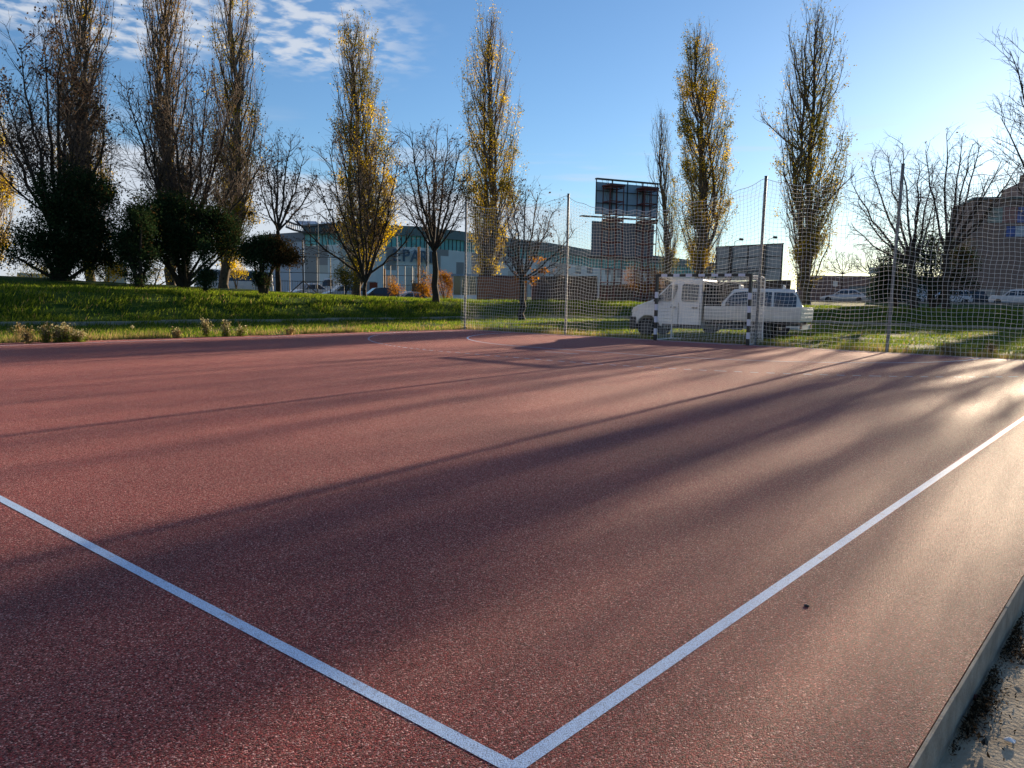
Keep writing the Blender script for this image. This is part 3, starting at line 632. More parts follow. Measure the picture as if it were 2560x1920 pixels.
# ---------------------------------------------------------------- grass and weeds
def blades(name, P, h, w, rng, mats, midx, lean=(0, 0), label=None):
    n = len(P); a = rng.random(n)*2*PI; s = np.stack([np.cos(a), np.sin(a), np.zeros(n)], 1)*(w*.5)
    hh = h*(.5+rng.random(n)); tip = P+np.stack([rng.normal(size=n)*.35*hh+lean[0]*hh, rng.normal(size=n)*.35*hh+lean[1]*hh, hh], 1)
    V = np.stack([P-s, P+s, tip], 1).reshape(-1, 3)
    return tag(mesh_np(name, V, np.arange(3*n).reshape(n, 3), mats, midx=midx), label, kind='stuff')
def scatter(rng, n, x0, x1, y0, y1, dens=None):
    X = rng.uniform(x0, x1, n); Y = rng.uniform(y0, y1, n)
    return X, Y
rng = np.random.default_rng(7)
# long grass on the bank
NB = 190000; t_ = rng.random(NB); d_ = rng.uniform(-.3, 9, NB)
X = np.empty(NB); Y = np.empty(NB); leftp = t_ < .45
X[leftp] = -20.0-d_[leftp]; Y[leftp] = rng.uniform(-22, 13, leftp.sum())
cp = ~leftp & (t_ < .70); aa = rng.uniform(PI/2, PI, cp.sum()); rr = 14+d_[cp]; X[cp] = -6+rr*np.cos(aa); Y[cp] = 13+rr*np.sin(aa)
rp = t_ >= .70; X[rp] = rng.uniform(-6, 16, rp.sum()); Y[rp] = 27+d_[rp]
clump = vnoise(np.stack([X, Y, X*0], 1), 2.2, 3)*.6+vnoise(np.stack([X, Y, X*0], 1), .8, 5)*.4
keep = rng.random(NB) < np.clip((clump-.22)*2.6, .25, 1); X, Y, clump = X[keep], Y[keep], clump[keep]
P = np.stack([X, Y, terr(X, Y)-.02], 1)
hh = .10+.13*clump*smooth(9, 3, np.abs(X+20))
blades('bank_grass', P, hh, .04, rng, [M['grass'], M['dry']], (rng.random(len(P)) < .04).astype(int), (.55, .0), 'long green grass combed over the bank')
# short grass between court and bank
def ring(n, seed):
    r_ = np.random.default_rng(seed); X = r_.uniform(-20, 16, n); Y = r_.uniform(-20, 27, n)
    k = ((X < XL-.05) | (Y > YE+.05)); return X[k], Y[k]
X, Y = ring(260000, 5); dist = np.hypot(X-CAM[0], Y-CAM[1]); k = (rng.random(len(X)) < np.clip(34/dist-.35, .15, 1)) & (vnoise(np.stack([X, Y, X*0], 1), 1.5, 8) > .3); X, Y = X[k], Y[k]
P = np.stack([X, Y, terr(X, Y)-.01], 1); near = np.minimum(np.maximum(XL-X, 0)+99*(X > XL), 99); near = np.where(Y > YE, np.minimum(near, Y-YE), near)
blades('verge_grass', P, .07+.05*rng.random(len(P)), .03, rng, [M['grass'], M['dry']], (rng.random(len(P)) < .10+.5*np.exp(-near/.8)).astype(int), (.1, 0), 'short grass between court and bank')
# ragged dry fringe on the court edge
n = 16000; X = np.where(rng.random(n) < .5, XL-rng.exponential(.35, n), rng.uniform(XL, 12, n)); Y = np.where(X < XL, rng.uniform(-17, 1, n), YE+rng.exponential(.3, n)+.03)
k = vnoise(np.stack([X, Y, X*0], 1), 1.1, 2) > .42; X, Y = X[k], Y[k]; P = np.stack([X, Y, terr(X, Y)], 1)
blades('dry_grass_fringe', P, .13+.10*rng.random(len(P)), .018, rng, [M['dry'], M['grass']], (rng.random(len(P)) < .25).astype(int), (0, 0), 'dry grass fringe along the court edge')
# tall flowering weeds: one thing each
def weed(label, seed, u, v, hpx, wpx, pale=.8, stems=26):
    r_ = np.random.default_rng(seed); p = on(u*K, v*K, 0.0); D = math.hypot(p[0]-CAM[0], p[1]-CAM[1]); sc = K/F*D; H = hpx*sc; Wd = wpx*sc*.5
    root = empty('weed_plant', (p[0], p[1], tz(p[0], p[1])-.01), 0, label, 'weed', 'flowering weeds along the court edge')
    seg = []; tips = []
    for i in range(stems):
        a = r_.uniform(0, 2*PI); q0 = np.array([math.cos(a), math.sin(a), 0])*Wd*.3*r_.random(); top = np.array([math.cos(a)*Wd*r_.random(), math.sin(a)*Wd*r_.random(), H*r_.uniform(.55, 1.0)])
        m = (q0+top)/2+r_.normal(size=3)*.02; seg += [(q0, m, .006, .005), (m, top, .005, .004)]
        for j in range(7):
            b0 = m+(top-m)*r_.uniform(-.3, 1); e = b0+r_.normal(size=3)*.045+np.array([0, 0, .05]); seg.append((b0, e, .003, .003)); tips.append(e)
    V, Q = segmesh(seg, 3); mesh_np('stems', V, Q, M['dry'], root)
    T = np.array(tips); hd = T[r_.random(len(T)) < pale]
    T2 = np.repeat(hd, 2, 0); V, Q = quads(T2+r_.normal(size=T2.shape)*.018, .03, r_); mesh_np('flower_heads', V, Q, M['flower'], root)
    T3 = np.repeat(T, 3, 0); T3[:, 2] *= r_.random(len(T3)); V, Q = quads(T3, .055, r_, aspect=.3); mesh_np('leaves', V, Q, M['grass'] if pale > .5 else M['dry'], root)
weed('big pale frothy weed clump at the court edge, the broadest one', 1, 135, 739, 34, 46, 1, 60)
weed('low pale weed spreading right of the broadest weed clump', 2, 170, 738, 22, 40, .9, 34)
weed('tan-headed tall weed left of the broadest weed clump', 3, 98, 740, 36, 24, .6, 26)
weed('dry yellowish weed second from the left edge of the view', 4, 60, 742, 28, 24, .4, 22)
weed('small dry weed nearest the left edge of the view', 5, 12, 744, 20, 18, .4, 14)
weed('faint grey-green weed behind the dry ones on the left', 6, 45, 735, 34, 34, .3, 16)
weed('tall white-headed weed, upright and narrow, left of centre', 7, 447, 727, 38, 22, 1, 30)
weed('second white-headed weed just right of the tall narrow one', 8, 489, 727, 34, 20, .9, 26)
weed('short reddish dry weed between the two clump groups', 9, 382, 730, 20, 30, .4, 24)
weed('loose greenish weed right of the two white-headed ones', 10, 522, 726, 24, 32, .6, 22)
weed('straw-coloured weed tuft in front of the bank middle', 11, 628, 723, 18, 40, .3, 24)
weed('thin straw weed near the left net post', 12, 955, 716, 26, 12, .3, 10)
weed('pale dry weed behind the net between the first two posts', 13, 1168, 727, 18, 24, .3, 16)
weed('bushy tan weed behind the net at the right of the view', 14, 2048, 768, 26, 34, .5, 30)
weed('small tan weed behind the net near the right edge of the view', 15, 2140, 765, 26, 20, .5, 18)
r_ = np.random.default_rng(3); p = on(286*K, 722*K, 0)
t = empty('dandelion', (p[0], p[1], tz(p[0], p[1])), 0, 'single white dandelion clock standing in the verge grass', 'dandelion')
b = MB(); b.tube([(0, 0, 0), (.01, 0, .24)], .005, 4); b.build('stem', M['dry'], t)
P = r_.normal(size=(160, 3)); P /= np.linalg.norm(P, axis=1)[:, None]; V, Q = quads(P*.045+np.array([.01, 0, .26]), .025, r_); mesh_np('seed_head', V, Q, M['flower'], t)

# ---------------------------------------------------------------- leaf litter and scraps on the path
X = []; Y = []
for (u_, v_, su, sv, m_) in ((2535, 1560, 14, 40, 1500), (2500, 1610, 22, 30, 1200), (2548, 1640, 14, 14, 300), (2470, 1700, 18, 16, 500), (2445, 1760, 26, 26, 1700), (2415, 1815, 20, 22, 900), (2380, 1870, 10, 16, 160), (2330, 1900, 14, 10, 60), (2480, 1790, 40, 50, 90)):
    for _ in range(m_):
        q = on(rng.normal(u_, su), rng.normal(v_, sv), -.15); X.append(q[0]); Y.append(q[1])
X = np.array(X); Y = np.array(Y); k = X > XR+.012; X, Y = X[k], Y[k]
P = np.stack([X, Y, -.140+np.abs(rng.normal(size=len(X)))*.012], 1)
V, Q = quads(P, .013+.012*(rng.random((len(P),)) < .06), rng, aspect=.35); V[:, 2] = np.maximum(V[:, 2], -.143)
tag(mesh_np('leaf_litter', V, Q, M['deadleaf']), 'dark dead leaves and twigs heaped along the kerb', kind='stuff')
def scrap(name, label, cat, u, v, r, m, seed, flat=.25, z=-.140):
    r_ = np.random.default_rng(seed); p = on(u, v, z); bmv = MB(); k = 9
    ring_ = [(math.cos(2*PI*i/k)*r*r_.uniform(.6, 1.15), math.sin(2*PI*i/k)*r*r_.uniform(.6, 1.1), r*flat*r_.uniform(0, .9)) for i in range(k)]
    c = (0, 0, r*flat*1.3); n_ = len(bmv.v)
    for i in range(k): bmv.face([c, ring_[i], ring_[(i+1) % k]])
    low = [(a, b_, z_-.004) for a, b_, z_ in ring_]
    for i in range(k): bmv.face([(0, 0, r*flat*1.3-.006), low[(i+1) % k], low[i]])
    for i in range(k): bmv.face([ring_[i], low[i], low[(i+1) % k], ring_[(i+1) % k]])
    o = bmv.build(name, m); o.location = tuple(p); return tag(o, label, cat)
scrap('crumpled_paper', 'crumpled pale paper scrap lying on the concrete path', 'litter', 2523, 1852, .020, M['white'], 1, .5)
scrap('dark_fragment', 'small dark angular fragment standing on the concrete path', 'litter', 2462, 1866, .012, M['black'], 2, 2.2)
scrap('fallen_leaf', 'single brown curled leaf on top of the litter by the kerb', 'leaf', 2440, 1745, .022, M['rust'], 3, .5)
scrap('fallen_leaf', 'tiny dark leaf lying alone on the red court', 'leaf', 2016, 1515, .012, M['black'], 4, .5, 0.001)

# ---------------------------------------------------------------- net posts and safety net
PH = 4.86
def ray_at_y(u, v, y):
    d = ray(u, v); return CAM+d*((y-CAM[1])/d[1])
posts = [(-10.2, .42), (-5.3, .40), (1.66, .42), (5.22, .42), (10.3, .42)]
for i, (u, v) in enumerate(((1162.4, 829), (1413, 838), (1888, 861), (2216.5, 881))):
    q = ray_at_y(u, v, .42); posts[i] = (float(q[0]), .42)
plab = ['grey steel net post at the far left end of the net', 'grey steel net post between the small bare tree and the billboard', 'grey steel net post standing beside the right goal post', 'grey steel net post right of the goal, in front of the street trees', 'grey steel net post just outside the right edge of the view']
PM = None
for i, (x, y) in enumerate(posts):
    t = empty('net_post', (x, y, -.05), 0, plab[i], 'post', 'steel posts carrying the safety net')
    lean = (0, 0, .03, .035, 0)[i]
    if PM is None:
        b = MB(); b.tube([(0, 0, -.2), (0, 0, PH+.05)], .042, 12); p0 = b.build('pole', M['galv'], t, smooth=False)
        b = MB(); b.tube([(0, 0, PH+.05), (0, 0, PH+.075)], .046, 12); c0 = b.build('cap', M['plastic'], t)
        b = MB(); b.tube([(0, -.04, PH-.05), (0, -.09, PH-.05), (0, -.09, PH), (0, -.05, PH)], .006, 5); h0 = b.build('hook', M['galv'], t)
        PM = (p0, c0, h0)
    else:
        for o in PM:
            c = o.copy(); C.objects.link(c); c.parent = t
    t.rotation_euler = (0, lean*.5, 0)
# net surface: from top rope (sagging between the posts) to the court edge
NX = [p[0] for p in posts]; cell = .118
def top_z(x):
    j = max(0, min(3, int(np.searchsorted(NX, x))-1)); t = (x-NX[j])/(NX[j+1]-NX[j]); w = NX[j+1]-NX[j]
    sag = (.30, .62, .34, .42)[j]; s = 4*t*(1-t)
    if j == 1: s = (4*t*(1-t))**.7*(1.15 if t < .6 else 1)
    return PH-.04-sag*s+.03*math.sin(x*9)*s
ncol = int((NX[-1]-NX[0])/cell); nrow = 41
G = np.zeros((ncol+1, nrow+1, 3))
for i in range(ncol+1):
    x = NX[0]+(NX[-1]-NX[0])*i/ncol; tzv = top_z(x)
    for j in range(nrow+1):
        t = j/nrow; z = tzv*t+.015
        yy = .36+.04*t-.20*(1-t)**2+.05*math.sin(x*1.9+t*2.0)*math.sin(PI*t)*1.3+.025*math.sin(x*7+t*5)*(1-t)
        xx = x+.035*math.sin(z*2.2+x*1.1)+.012*math.sin(z*9+x*3)
        zz = z-.030*math.sin(x*3.1+z*.6)*math.sin(PI*t)-.012*abs(math.sin(x*PI/ cell/8))
        G[i, j] = (xx, yy, max(zz, .012))
def netmesh(G, r, wrap=False):
    A = np.concatenate([G[:-1].reshape(-1, 3), G[:, :-1].reshape(-1, 3)]); B = np.concatenate([G[1:].reshape(-1, 3), G[:, 1:].reshape(-1, 3)])
    k = np.linalg.norm(A-B, axis=1) > 1e-4
    return prisms(A[k], B[k], r, r, 3)
t = empty('safety_net', (NX[0], .36, 0), 0, 'tall white square-mesh ball net hung across the end of the court', 'net')
V, Q = netmesh(G, .0035); V = V-np.array([NX[0], .36, 0]); mesh_np('mesh', V, Q, M['cord'], t)
V, Q = prisms(G[:-1, -1], G[1:, -1], .008, .008, 5); mesh_np('top_rope', V-np.array([NX[0], .36, 0]), Q, M['cord'], t)

# ---------------------------------------------------------------- handball goal
g = empty('handball_goal', (0, 0, 0), 0, 'handball goal with black and white banded posts and sagging white net', 'goal')
def banded(name, length, vertical, corner=.28, nb=13):
    b = MB(); w = .04
    # black corner ends, alternating bands between
    if vertical: edges = [0]; z = 0; L = length-corner; n_ = 9; st = L/n_; edges = [i*st for i in range(n_+1)]+[length]; ms = [0]+[1 if i % 2 == 1 else 0 for i in range(1, n_)]+[0]
    else: L = length-2*corner+.0; st = L/nb; edges = [0]+[corner-0+i*st for i in range(nb+1)]+[length]; ms = [0]+[1 if i % 2 == 0 else 0 for i in range(nb)]+[0]
    for i in range(len(edges)-1):
        a, c = edges[i], edges[i+1]
        if vertical: b.box(-w, w, -w, w, a, c, ms[i])
        else: b.box(a, c, -w, w, -w, w, ms[i])
    return b
b = banded('post', 2.0, True); pm_ = b.build('post', [M['black'], M['bandw']], g, 0); pm_.location = (-1.54, .0, .0)
p2 = pm_.copy(); C.objects.link(p2); p2.parent = g; p2.location = (1.54, 0, 0)
b = banded('crossbar', 3.16, False, .20, 13); cb = b.build('crossbar', [M['black'], M['bandw']], g); cb.location = (-1.58, 0, 2.042)
fr = MB(); GD = 1.02
for s in (-1, 1):
    x = s*1.54
    fr.tube([(x, .05, .03), (x, GD, .03)], .022, 6); fr.tube([(x, GD, .03), (x, GD, 1.98)], .020, 6); fr.tube([(x, .05, 2.02), (x, GD-.2, 2.02), (x, GD, 1.96)], .016, 6)
fr.build('back_frame', M['white'], g)
b = MB(); b.box(-1.58, 1.58, GD-.03, GD+.03, .0, .06); b.build('ground_bar', M['whitecar'], g)
parts = []
rs = np.random.default_rng(12)
def sheet(fn, nu, nv, r=.0037):
    G_ = np.array([[fn(i/nu, j/nv) for j in range(nv+1)] for i in range(nu+1)]); parts.append(netmesh(G_, r))
sheet(lambda u, v: (-1.54+3.08*u, GD-.02+.08*math.sin(u*PI)*math.sin(v*PI)*-1-.25*(1-v)**3*math.sin(u*PI)*1.0+.02*math.sin(u*40+v*9), .03+1.95*v-.10*math.sin(u*PI)*v), 28, 18)
for s in (-1, 1):
    for lay in range(2 if s > 0 else 1):
        sheet(lambda u, v, s=s, lay=lay: (s*(1.53+.03*math.sin(u*9+v*4+lay*2)+.05*lay*s*s*math.sin(PI*v)), .06+(GD-.08)*u+.05*math.sin(v*12+u*5+lay*1.7)*(.5+lay*.5), .03+(1.98-.02*u)*v), 9, 18)
sheet(lambda u, v: (-1.54+3.08*u, .04+(GD-.08)*v, 2.02-.05*v-.22*math.sin(PI*u)**.7*math.sin(PI*v)-.04*math.sin(u*25)*math.sin(PI*v)), 28, 9)
# surplus net gathered down the left stanchion
sheet(lambda u, v: (-1.50+.10*u+.03*math.sin(v*14+u*3), GD-.05-.10*u+.03*math.cos(v*11), .05+1.9*v), 2, 24)
V, Q = join(parts); mesh_np('net', V, Q, M['cord'], g)

# ---------------------------------------------------------------- vehicles
def wheel(parent, x, y, r, w, name='wheel', rimm=None):
    wh = MB(); n = 28; prof = [(r*.62, -w/2), (r*.93, -w/2), (r, -w/2*.7), (r, w/2*.7), (r*.93, w/2), (r*.62, w/2)]
    for i in range(n):
        a0, a1 = 2*PI*i/n, 2*PI*(i+1)/n
        for j in range(len(prof)-1):
            (ra, ya), (rb, yb) = prof[j], prof[j+1]
            wh.face([(math.cos(a0)*ra, ya, math.sin(a0)*ra), (math.cos(a0)*rb, yb, math.sin(a0)*rb), (math.cos(a1)*rb, yb, math.sin(a1)*rb), (math.cos(a1)*ra, ya, math.sin(a1)*ra)])
    o = wh.build(name, M['rubber'], parent); o.location = (x, y, r)
    rm = MB(); rm.tube([(0, -w/2+.01, 0), (0, w/2-.01, 0)], r*.63, 18)
    for s in (-1, 1): rm.tube([(0, s*(w/2-.01), 0), (0, s*(w/2+.012), 0)], r*.25, 10)
    rm.build('rim', rimm or M['frame'], o); return o
def loft(sections, mats, m=0):
    """sections: list of (x, [(y,z)...]) same counts; closed ends"""
    b = MB(); n = len(sections[0][1]); base = 0
    for x, pr in sections: b.v += [(x, y, z) for y, z in pr]
    for i in range(len(sections)-1):
        for j in range(n):
            k = (j+1) % n; b.f.append((i*n+j, i*n+k, (i+1)*n+k, (i+1)*n+j)); b.m.append(m)
    b.f.append(tuple(reversed(range(n)))); b.m.append(m); b.f.append(tuple((len(sections)-1)*n+j for j in range(n))); b.m.append(m)
    return b
def car(label, name, cat, pos, heading, body, L=4.3, H=1.45, Wd=1.75, style='sedan', group=None, bars=False, z=None):
    """front towards local -x; body is lofted along x"""
    t = empty(name, (pos[0], pos[1], tz(pos[0], pos[1]) if z is None else z), heading, label, cat, group)
    w = Wd/2; gc = .22
    belt = H*.60
    # lower body
    def sec(x, zt, ww=w, zb=gc): return (x, [(-ww*.94, zb), (-ww, zb+.18), (-ww, zt*.72), (-ww*.95, zt), (ww*.95, zt), (ww, zt*.72), (ww, zb+.18), (ww*.94, zb)])
    h0 = {'sedan': .66, 'suv': .95, 'van': 1.1, 'bus': 1.2, 'hatch': .72}[style]
    fx = {'sedan': .27, 'suv': .24, 'van': .13, 'bus': .04, 'hatch': .24}[style]
    S_ = [sec(0, h0*.75, w*.82, gc+.08), sec(.06*L, h0, w*.97), sec(L*fx, belt, w), sec(L*.80, belt+.02, w), sec(L*.97, belt*(.98 if style != 'sedan' else .97), w*.96), sec(L, belt*.8, w*.88, gc+.1)]
    bo = loft(S_, None).build('body', body, t, bevel=.04, smooth=False)
    # greenhouse
    rx0 = {'sedan': .44, 'suv': .38, 'van': .24, 'bus': .06, 'hatch': .42}[style]; rx1 = {'sedan': .70, 'suv': .90, 'van': .97, 'bus': .985, 'hatch': .88}[style]; ex = {'sedan': .90, 'suv': .975, 'van': .99, 'bus': .995, 'hatch': .975}[style]
    def gsec(x, zt, wt): return (x, [(-w*.95, belt-.03), (-wt, zt-.06), (-wt*.86, zt), (wt*.86, zt), (wt, zt-.06), (w*.95, belt-.03)])
    ca = loft([gsec(L*fx*1.0, belt+.02, w*.9), gsec(L*(fx+(rx0-fx)*.9), H-.05, w*.80), gsec(L*rx0+.08*L, H, w*.79), gsec(L*rx1, H-.02, w*.79), gsec(L*ex, belt+.04, w*.88)], None)
    ca.build('roof', body, t, bevel=.03)
    # side windows, windscreen, rear window: thin solid panes standing 5 mm proud
    def zr(x):           # roof line height
        xs_ = [L*fx, L*(fx+(rx0-fx)*.9), L*rx0+.08*L, L*rx1, L*ex]; return np.interp(x, xs_, [belt+.02, H-.05, H, H-.02, belt+.04])
    def wy(x, z):        # half width of the greenhouse at that height
        top = zr(x); xs_ = [L*fx, L*(fx+(rx0-fx)*.9), L*rx0+.08*L, L*rx1, L*ex]; wt = np.interp(x, xs_, [w*.9, w*.80, w*.79, w*.79, w*.88])
        k_ = (z-(belt-.03))/max(top-.06-(belt-.03), .02); return w*.95+(wt-w*.95)*min(max(k_, 0), 1)
    nwin = {'sedan': 2, 'suv': 3, 'van': 1, 'bus': 4, 'hatch': 2}[style]; xa, xb = L*(fx+.05), L*(ex-.05)
    if style == 'van': xb = L*.42
    cuts = np.linspace(xa, xb, nwin+1)
    for i in range(nwin):
        for s in (-1, 1):
            pw = MB(); x0, x1 = cuts[i]+.04, cuts[i+1]-.04; pts = []
            up = []; dn = []
            for x in np.linspace(x0, x1, 6):
                zt = max(zr(x)-.13, belt+.05); up.append((x, s*(wy(x, zt)+.012), zt)); dn.append((x, s*(wy(x, belt+.03)+.012), belt+.03))
            for k_ in range(5): 
                f_ = [dn[k_], dn[k_+1], up[k_+1], up[k_]]; pw.face(f_ if s < 0 else f_[::-1])
            pw.build('side_window', M['glass'], t)
    def pane(nm, x0, z0, x1, z1, wb, wt):
        p_ = MB(); dx = -.012 if x1 > x0 else .012
        f_ = [(x0+dx, -wb, z0+.01), (x0+dx, wb, z0+.01), (x1+dx, wt, z1+.01), (x1+dx, -wt, z1+.01)]; p_.face(f_ if x1 > x0 else f_[::-1]); p_.build(nm, M['glass'], t)
    X1 = L*(fx+(rx0-fx)*.9); pane('windscreen', L*fx+.06*(X1-L*fx), belt+.05, L*fx+.92*(X1-L*fx), H-.09, w*.84, w*.74)
    pane('rear_window', L*ex-.1*(L*ex-L*rx1), belt+.10, L*rx1+.15*(L*ex-L*rx1), H-.10, w*.80, w*.70)
    r = .31 if style != 'van' and style != 'bus' else .34
    for x in (L*.17, L*.80):
        for s in (-1, 1): wheel(t, x, s*(w-.09), r, .2)
    for s in (-1, 1):
        b = MB(); b.box(-.012, .05, s*w*.66-.14, s*w*.66+.14, h0*.60, h0*.60+.13); b.build('headlight', M['silver'], t, bevel=.01)
        b = MB(); b.box(L-.05, L+.012, s*w*.72-.1, s*w*.72+.1, belt*.72, belt*.9); b.build('tail_light', M['rust'], t, bevel=.01)
        b = MB(); b.box(L*fx+.28, L*fx+.40, s*(w+.01), s*(w+.16), belt, belt+.13); b.build('mirror', M['plastic'], t, bevel=.02)
    b = MB(); b.box(-.03, .06, -w*.8, w*.8, gc-.02, gc+.2); b.build('front_bumper', M['plastic'], t, bevel=.02)
    if bars:
        for x in (L*.42, L*.80):
            b = MB(); b.box(x-.03, x+.03, -w*.82, w*.82, H+.10, H+.14)
            for s in (-1, 1): b.box(x-.04, x+.04, s*w*.72-.03, s*w*.72+.03, H-.03, H+.10)
            b.build('roof_bar', M['white'], t)
    return t
def side_on(u, extra=0):      # heading that puts the front (-x) at the left of the view
    th = math.atan((u-1280)/F); return -(YAW+th)+extra

# crew-cab flatbed: front towards -x, length along x, near side at -y
def flatbed():
    c = at(1602, 800, 29.8); hd = side_on(1800, rad(-17)+0.0)
    t = empty('flatbed_truck', (c[0], c[1], -.03), hd, 'white crew-cab flatbed truck parked on the grass behind the goal', 'truck')
    t.scale = (.92, .95, .94); W2 = 1.0
    prof = [(0.03, .42), (0.0, .62), (.04, .86), (.12, 1.08), (.22, 1.16), (.55, 1.28), (.84, 1.38), (1.02, 1.50), (1.55, 2.02), (1.72, 2.13), (1.95, 2.17), (2.75, 2.19), (2.82, 2.15), (2.84, 1.30), (2.84, .36), (1.45, .36), (1.22, .40), (1.10, .60), (.86, .78), (.55, .78), (.34, .62), (.24, .42)]
    bo = MB(); n = len(prof); rings = [(-W2+.0, 0.0), (-W2-.0, 0.0)]
    # tumblehome: upper points move inwards
    def yy(z, s, k=1.0): return s*(W2-.0-max(0, z-1.25)*.16)*k
    lay = [(-1, 1.0), (-1, .0), (1, .0), (1, 1.0)]
    L_ = [[(x, yy(z, -1), z) for x, z in prof], [(x, yy(z, 1), z) for x, z in prof]]
    bo.v += L_[0]+L_[1]; bo.f.append(tuple(range(n))); bo.m.append(0); bo.f.append(tuple(reversed(range(n, 2*n)))); bo.m.append(0)
    for j in range(n):
        k = (j+1) % n; bo.f.append((k, j, n+j, n+k)); bo.m.append(0)
    bo.build('cab', M['whitecar'], t, bevel=.045, seg=3)
    def sidepane(nm, poly, m, d=.008):
        for s in (-1, 1):
            b = MB(); i = len(b.v)
            A = [(x, yy(z, s)+s*d, z) for x, z in poly]; B = [(x, yy(z, s)-s*.01, z) for x, z in poly]
            b.face(A if s < 0 else A[::-1])
            for j in range(len(poly)):
                k = (j+1) % len(poly); q = [A[j], B[j], B[k], A[k]]; b.face(q)
            b.build(nm, m, t)
    sidepane('window', [(1.00, 1.37), (1.14, 1.52), (1.56, 1.97), (1.84, 1.97), (1.86, 1.86), (1.74, 1.44), (1.60, 1.37)], M['glass'])
    sidepane('window', [(2.04, 1.42), (2.08, 1.36), (2.62, 1.36), (2.66, 1.42), (2.68, 1.94), (2.62, 2.0), (2.10, 2.0), (2.04, 1.94)], M['glass'])
    b = MB(); b.face([(1.00, -.86, 1.50), (1.53, -.80, 2.01), (1.53, .80, 2.01), (1.00, .86, 1.50)][::-1]); o = b.build('windscreen', M['glass'], t); o.location = (-.012, 0, .012)
    def hand(x):
        for s in (-1, 1):
            b = MB(); b.box(x, x+.22, min(s*(W2+.004), s*(W2+.03)), max(s*(W2+.004), s*(W2+.03)), 1.10, 1.15); b.build('door_handle', M['plastic'], t, bevel=.008)
    hand(1.62); hand(2.48)
    for s in (-1, 1):     # door seams as recessed dark trim strips
        b = MB()
        for x in (.98, 1.94, 2.78): b.box(x-.006, x+.006, min(s*(W2+.0015), s*(W2-.01)), max(s*(W2+.0015), s*(W2-.01)), .50, 1.30)
        b.build('door_seam', M['plastic'], t)
        b = MB(); b.box(1.02, 1.18, min(s*(W2+.02), s*(W2+.24)), max(s*(W2+.02), s*(W2+.24)), 1.32, 1.62); b.build('mirror', M['plastic'], t, bevel=.03)
        b = MB(); b.prism([(.02, .90), (.10, 1.10), (.34, 1.14), (.26, .94)], min(s*(W2+.004), s*.72), max(s*(W2+.004), s*.72)); b.build('headlight', M['silver'], t, bevel=.01)
        b = MB(); b.box(1.30, 2.84, min(s*(W2+.012), s*(W2-.05)), max(s*(W2+.012), s*(W2-.05)), .34, .50); b.build('side_skirt', M['plastic'], t, bevel=.01)
    b = MB(); b.box(-.06, .26, -W2-.02, W2+.02, .26, .76); b.build('front_bumper', M['plastic'], t, bevel=.06)
    # bed
    bed = empty('bed_root', (0, 0, 0)); bpy.data.objects.remove(bed)
    b = MB(); b.box(2.98, 6.42, -1.04, 1.04, .70, .78); fl = b.build('bed_floor', M['alu'], t)
    for nm, (x0, x1, y0, y1) in {'near': (2.98, 6.40, -1.075, -1.045), 'far': (2.98, 6.40, 1.045, 1.075)}.items():
        b = MB(); s = -1 if nm == 'near' else 1
        b.box(x0, x1, y0, y1, .76, 1.20)
        for z in (.80, .93, 1.06):
            yo = (y0-.014) if s < 0 else y1+.0; b.box(x0+.02, x1-.02, yo, yo+.014, z, z+.075)
        b.build('side_board', M['alu'], t, bevel=.004)
    b = MB(); b.box(6.41, 6.44, -1.04, 1.04, .76, 1.20)
    for z in (.80, .93, 1.06): b.box(6.44, 6.455, -1.0, 1.0, z, z+.075)
    b.build('tailboard', M['alu'], t, bevel=.004)
    b = MB()
    b.box(2.94, 2.97, -1.0, 1.0, .76, 1.25)
    for y_ in (-.98, -.4, .4, .98): b.tube([(2.955, y_, 1.2), (2.955, y_, 2.05)], .025, 6)
    b.tube([(2.955, -1, 2.05), (2.955, 1, 2.05)], .025, 6)
    b.box(2.945, 2.965, -.97, .97, 1.24, 2.04)
    b.build('headboard', mat('dark_mesh_panel', (.012, .013, .015), 1.0, spec=0), t)
    ch = MB()
    for s in (-1, 1): ch.box(2.5, 6.35, s*.42-.05, s*.42+.05, .50, .69)
    ch.box(3.3, 4.3, -.92, -.55, .36, .64); ch.box(4.45, 4.6, -.9, .9, .5, .68); ch.box(3.2, 3.9, .5, .92, .36, .64)
    ch.build('chassis', M['plastic'], t)
    b = MB(); b.box(5.95, 6.40, -.98, .98, .50, .56); b.box(6.36, 6.42, -1.0, 1.0, .42, .58); b.build('rear_bar', M['alu'], t)
    for s in (-1, 1):
        b = MB(); b.box(6.40, 6.44, min(s*.70, s*.95), max(s*.70, s*.95), .46, .58); b.build('tail_light', M['rust'], t)
        wheel(t, .62, s*.86, .345, .22)
        wheel(t, 4.92, s*.90, .345, .20); wheel(t, 4.92, s*.66, .345, .20)
        b = MB(); b.box(4.50, 5.34, min(s*.54, s*1.02), max(s*.54, s*1.02), .735, .755); b.box(5.32, 5.35, min(s*.54, s*1.02), max(s*.54, s*1.02), .35, .75); b.build('mudguard', M['plastic'], t)
flatbed()
p = at(1738, 760, 33.0)
car('white people carrier with white roof bars parked behind the flatbed', 'white_van', 'car', p, side_on(1860, rad(-4)), M['whitecar'], 4.25, 1.80, 1.85, 'suv', bars=True, z=-.02)
def farcar(label, name, cat, u0, D, ang, body, L, H, style, Wd=1.8, z=None, group=None, bars=False):
    p = at(u0, 745, D); return car(label, name, cat, p, side_on(u0, ang), body, L, H, Wd, style, group, bars, z)
cg = 'cars parked along the street'
farcar('silver saloon parked by the dark wall, left of the pale van', 'parked_car', 'car', 2050, 88, 0, M['silver'], 4.6, 1.42, 'sedan', group=cg)
farcar('pale blue delivery van parked behind the fourth net post', 'delivery_van', 'van', 2196, 90, rad(6), M['bluecar'], 4.4, 2.05, 'van', 1.95, group=cg)
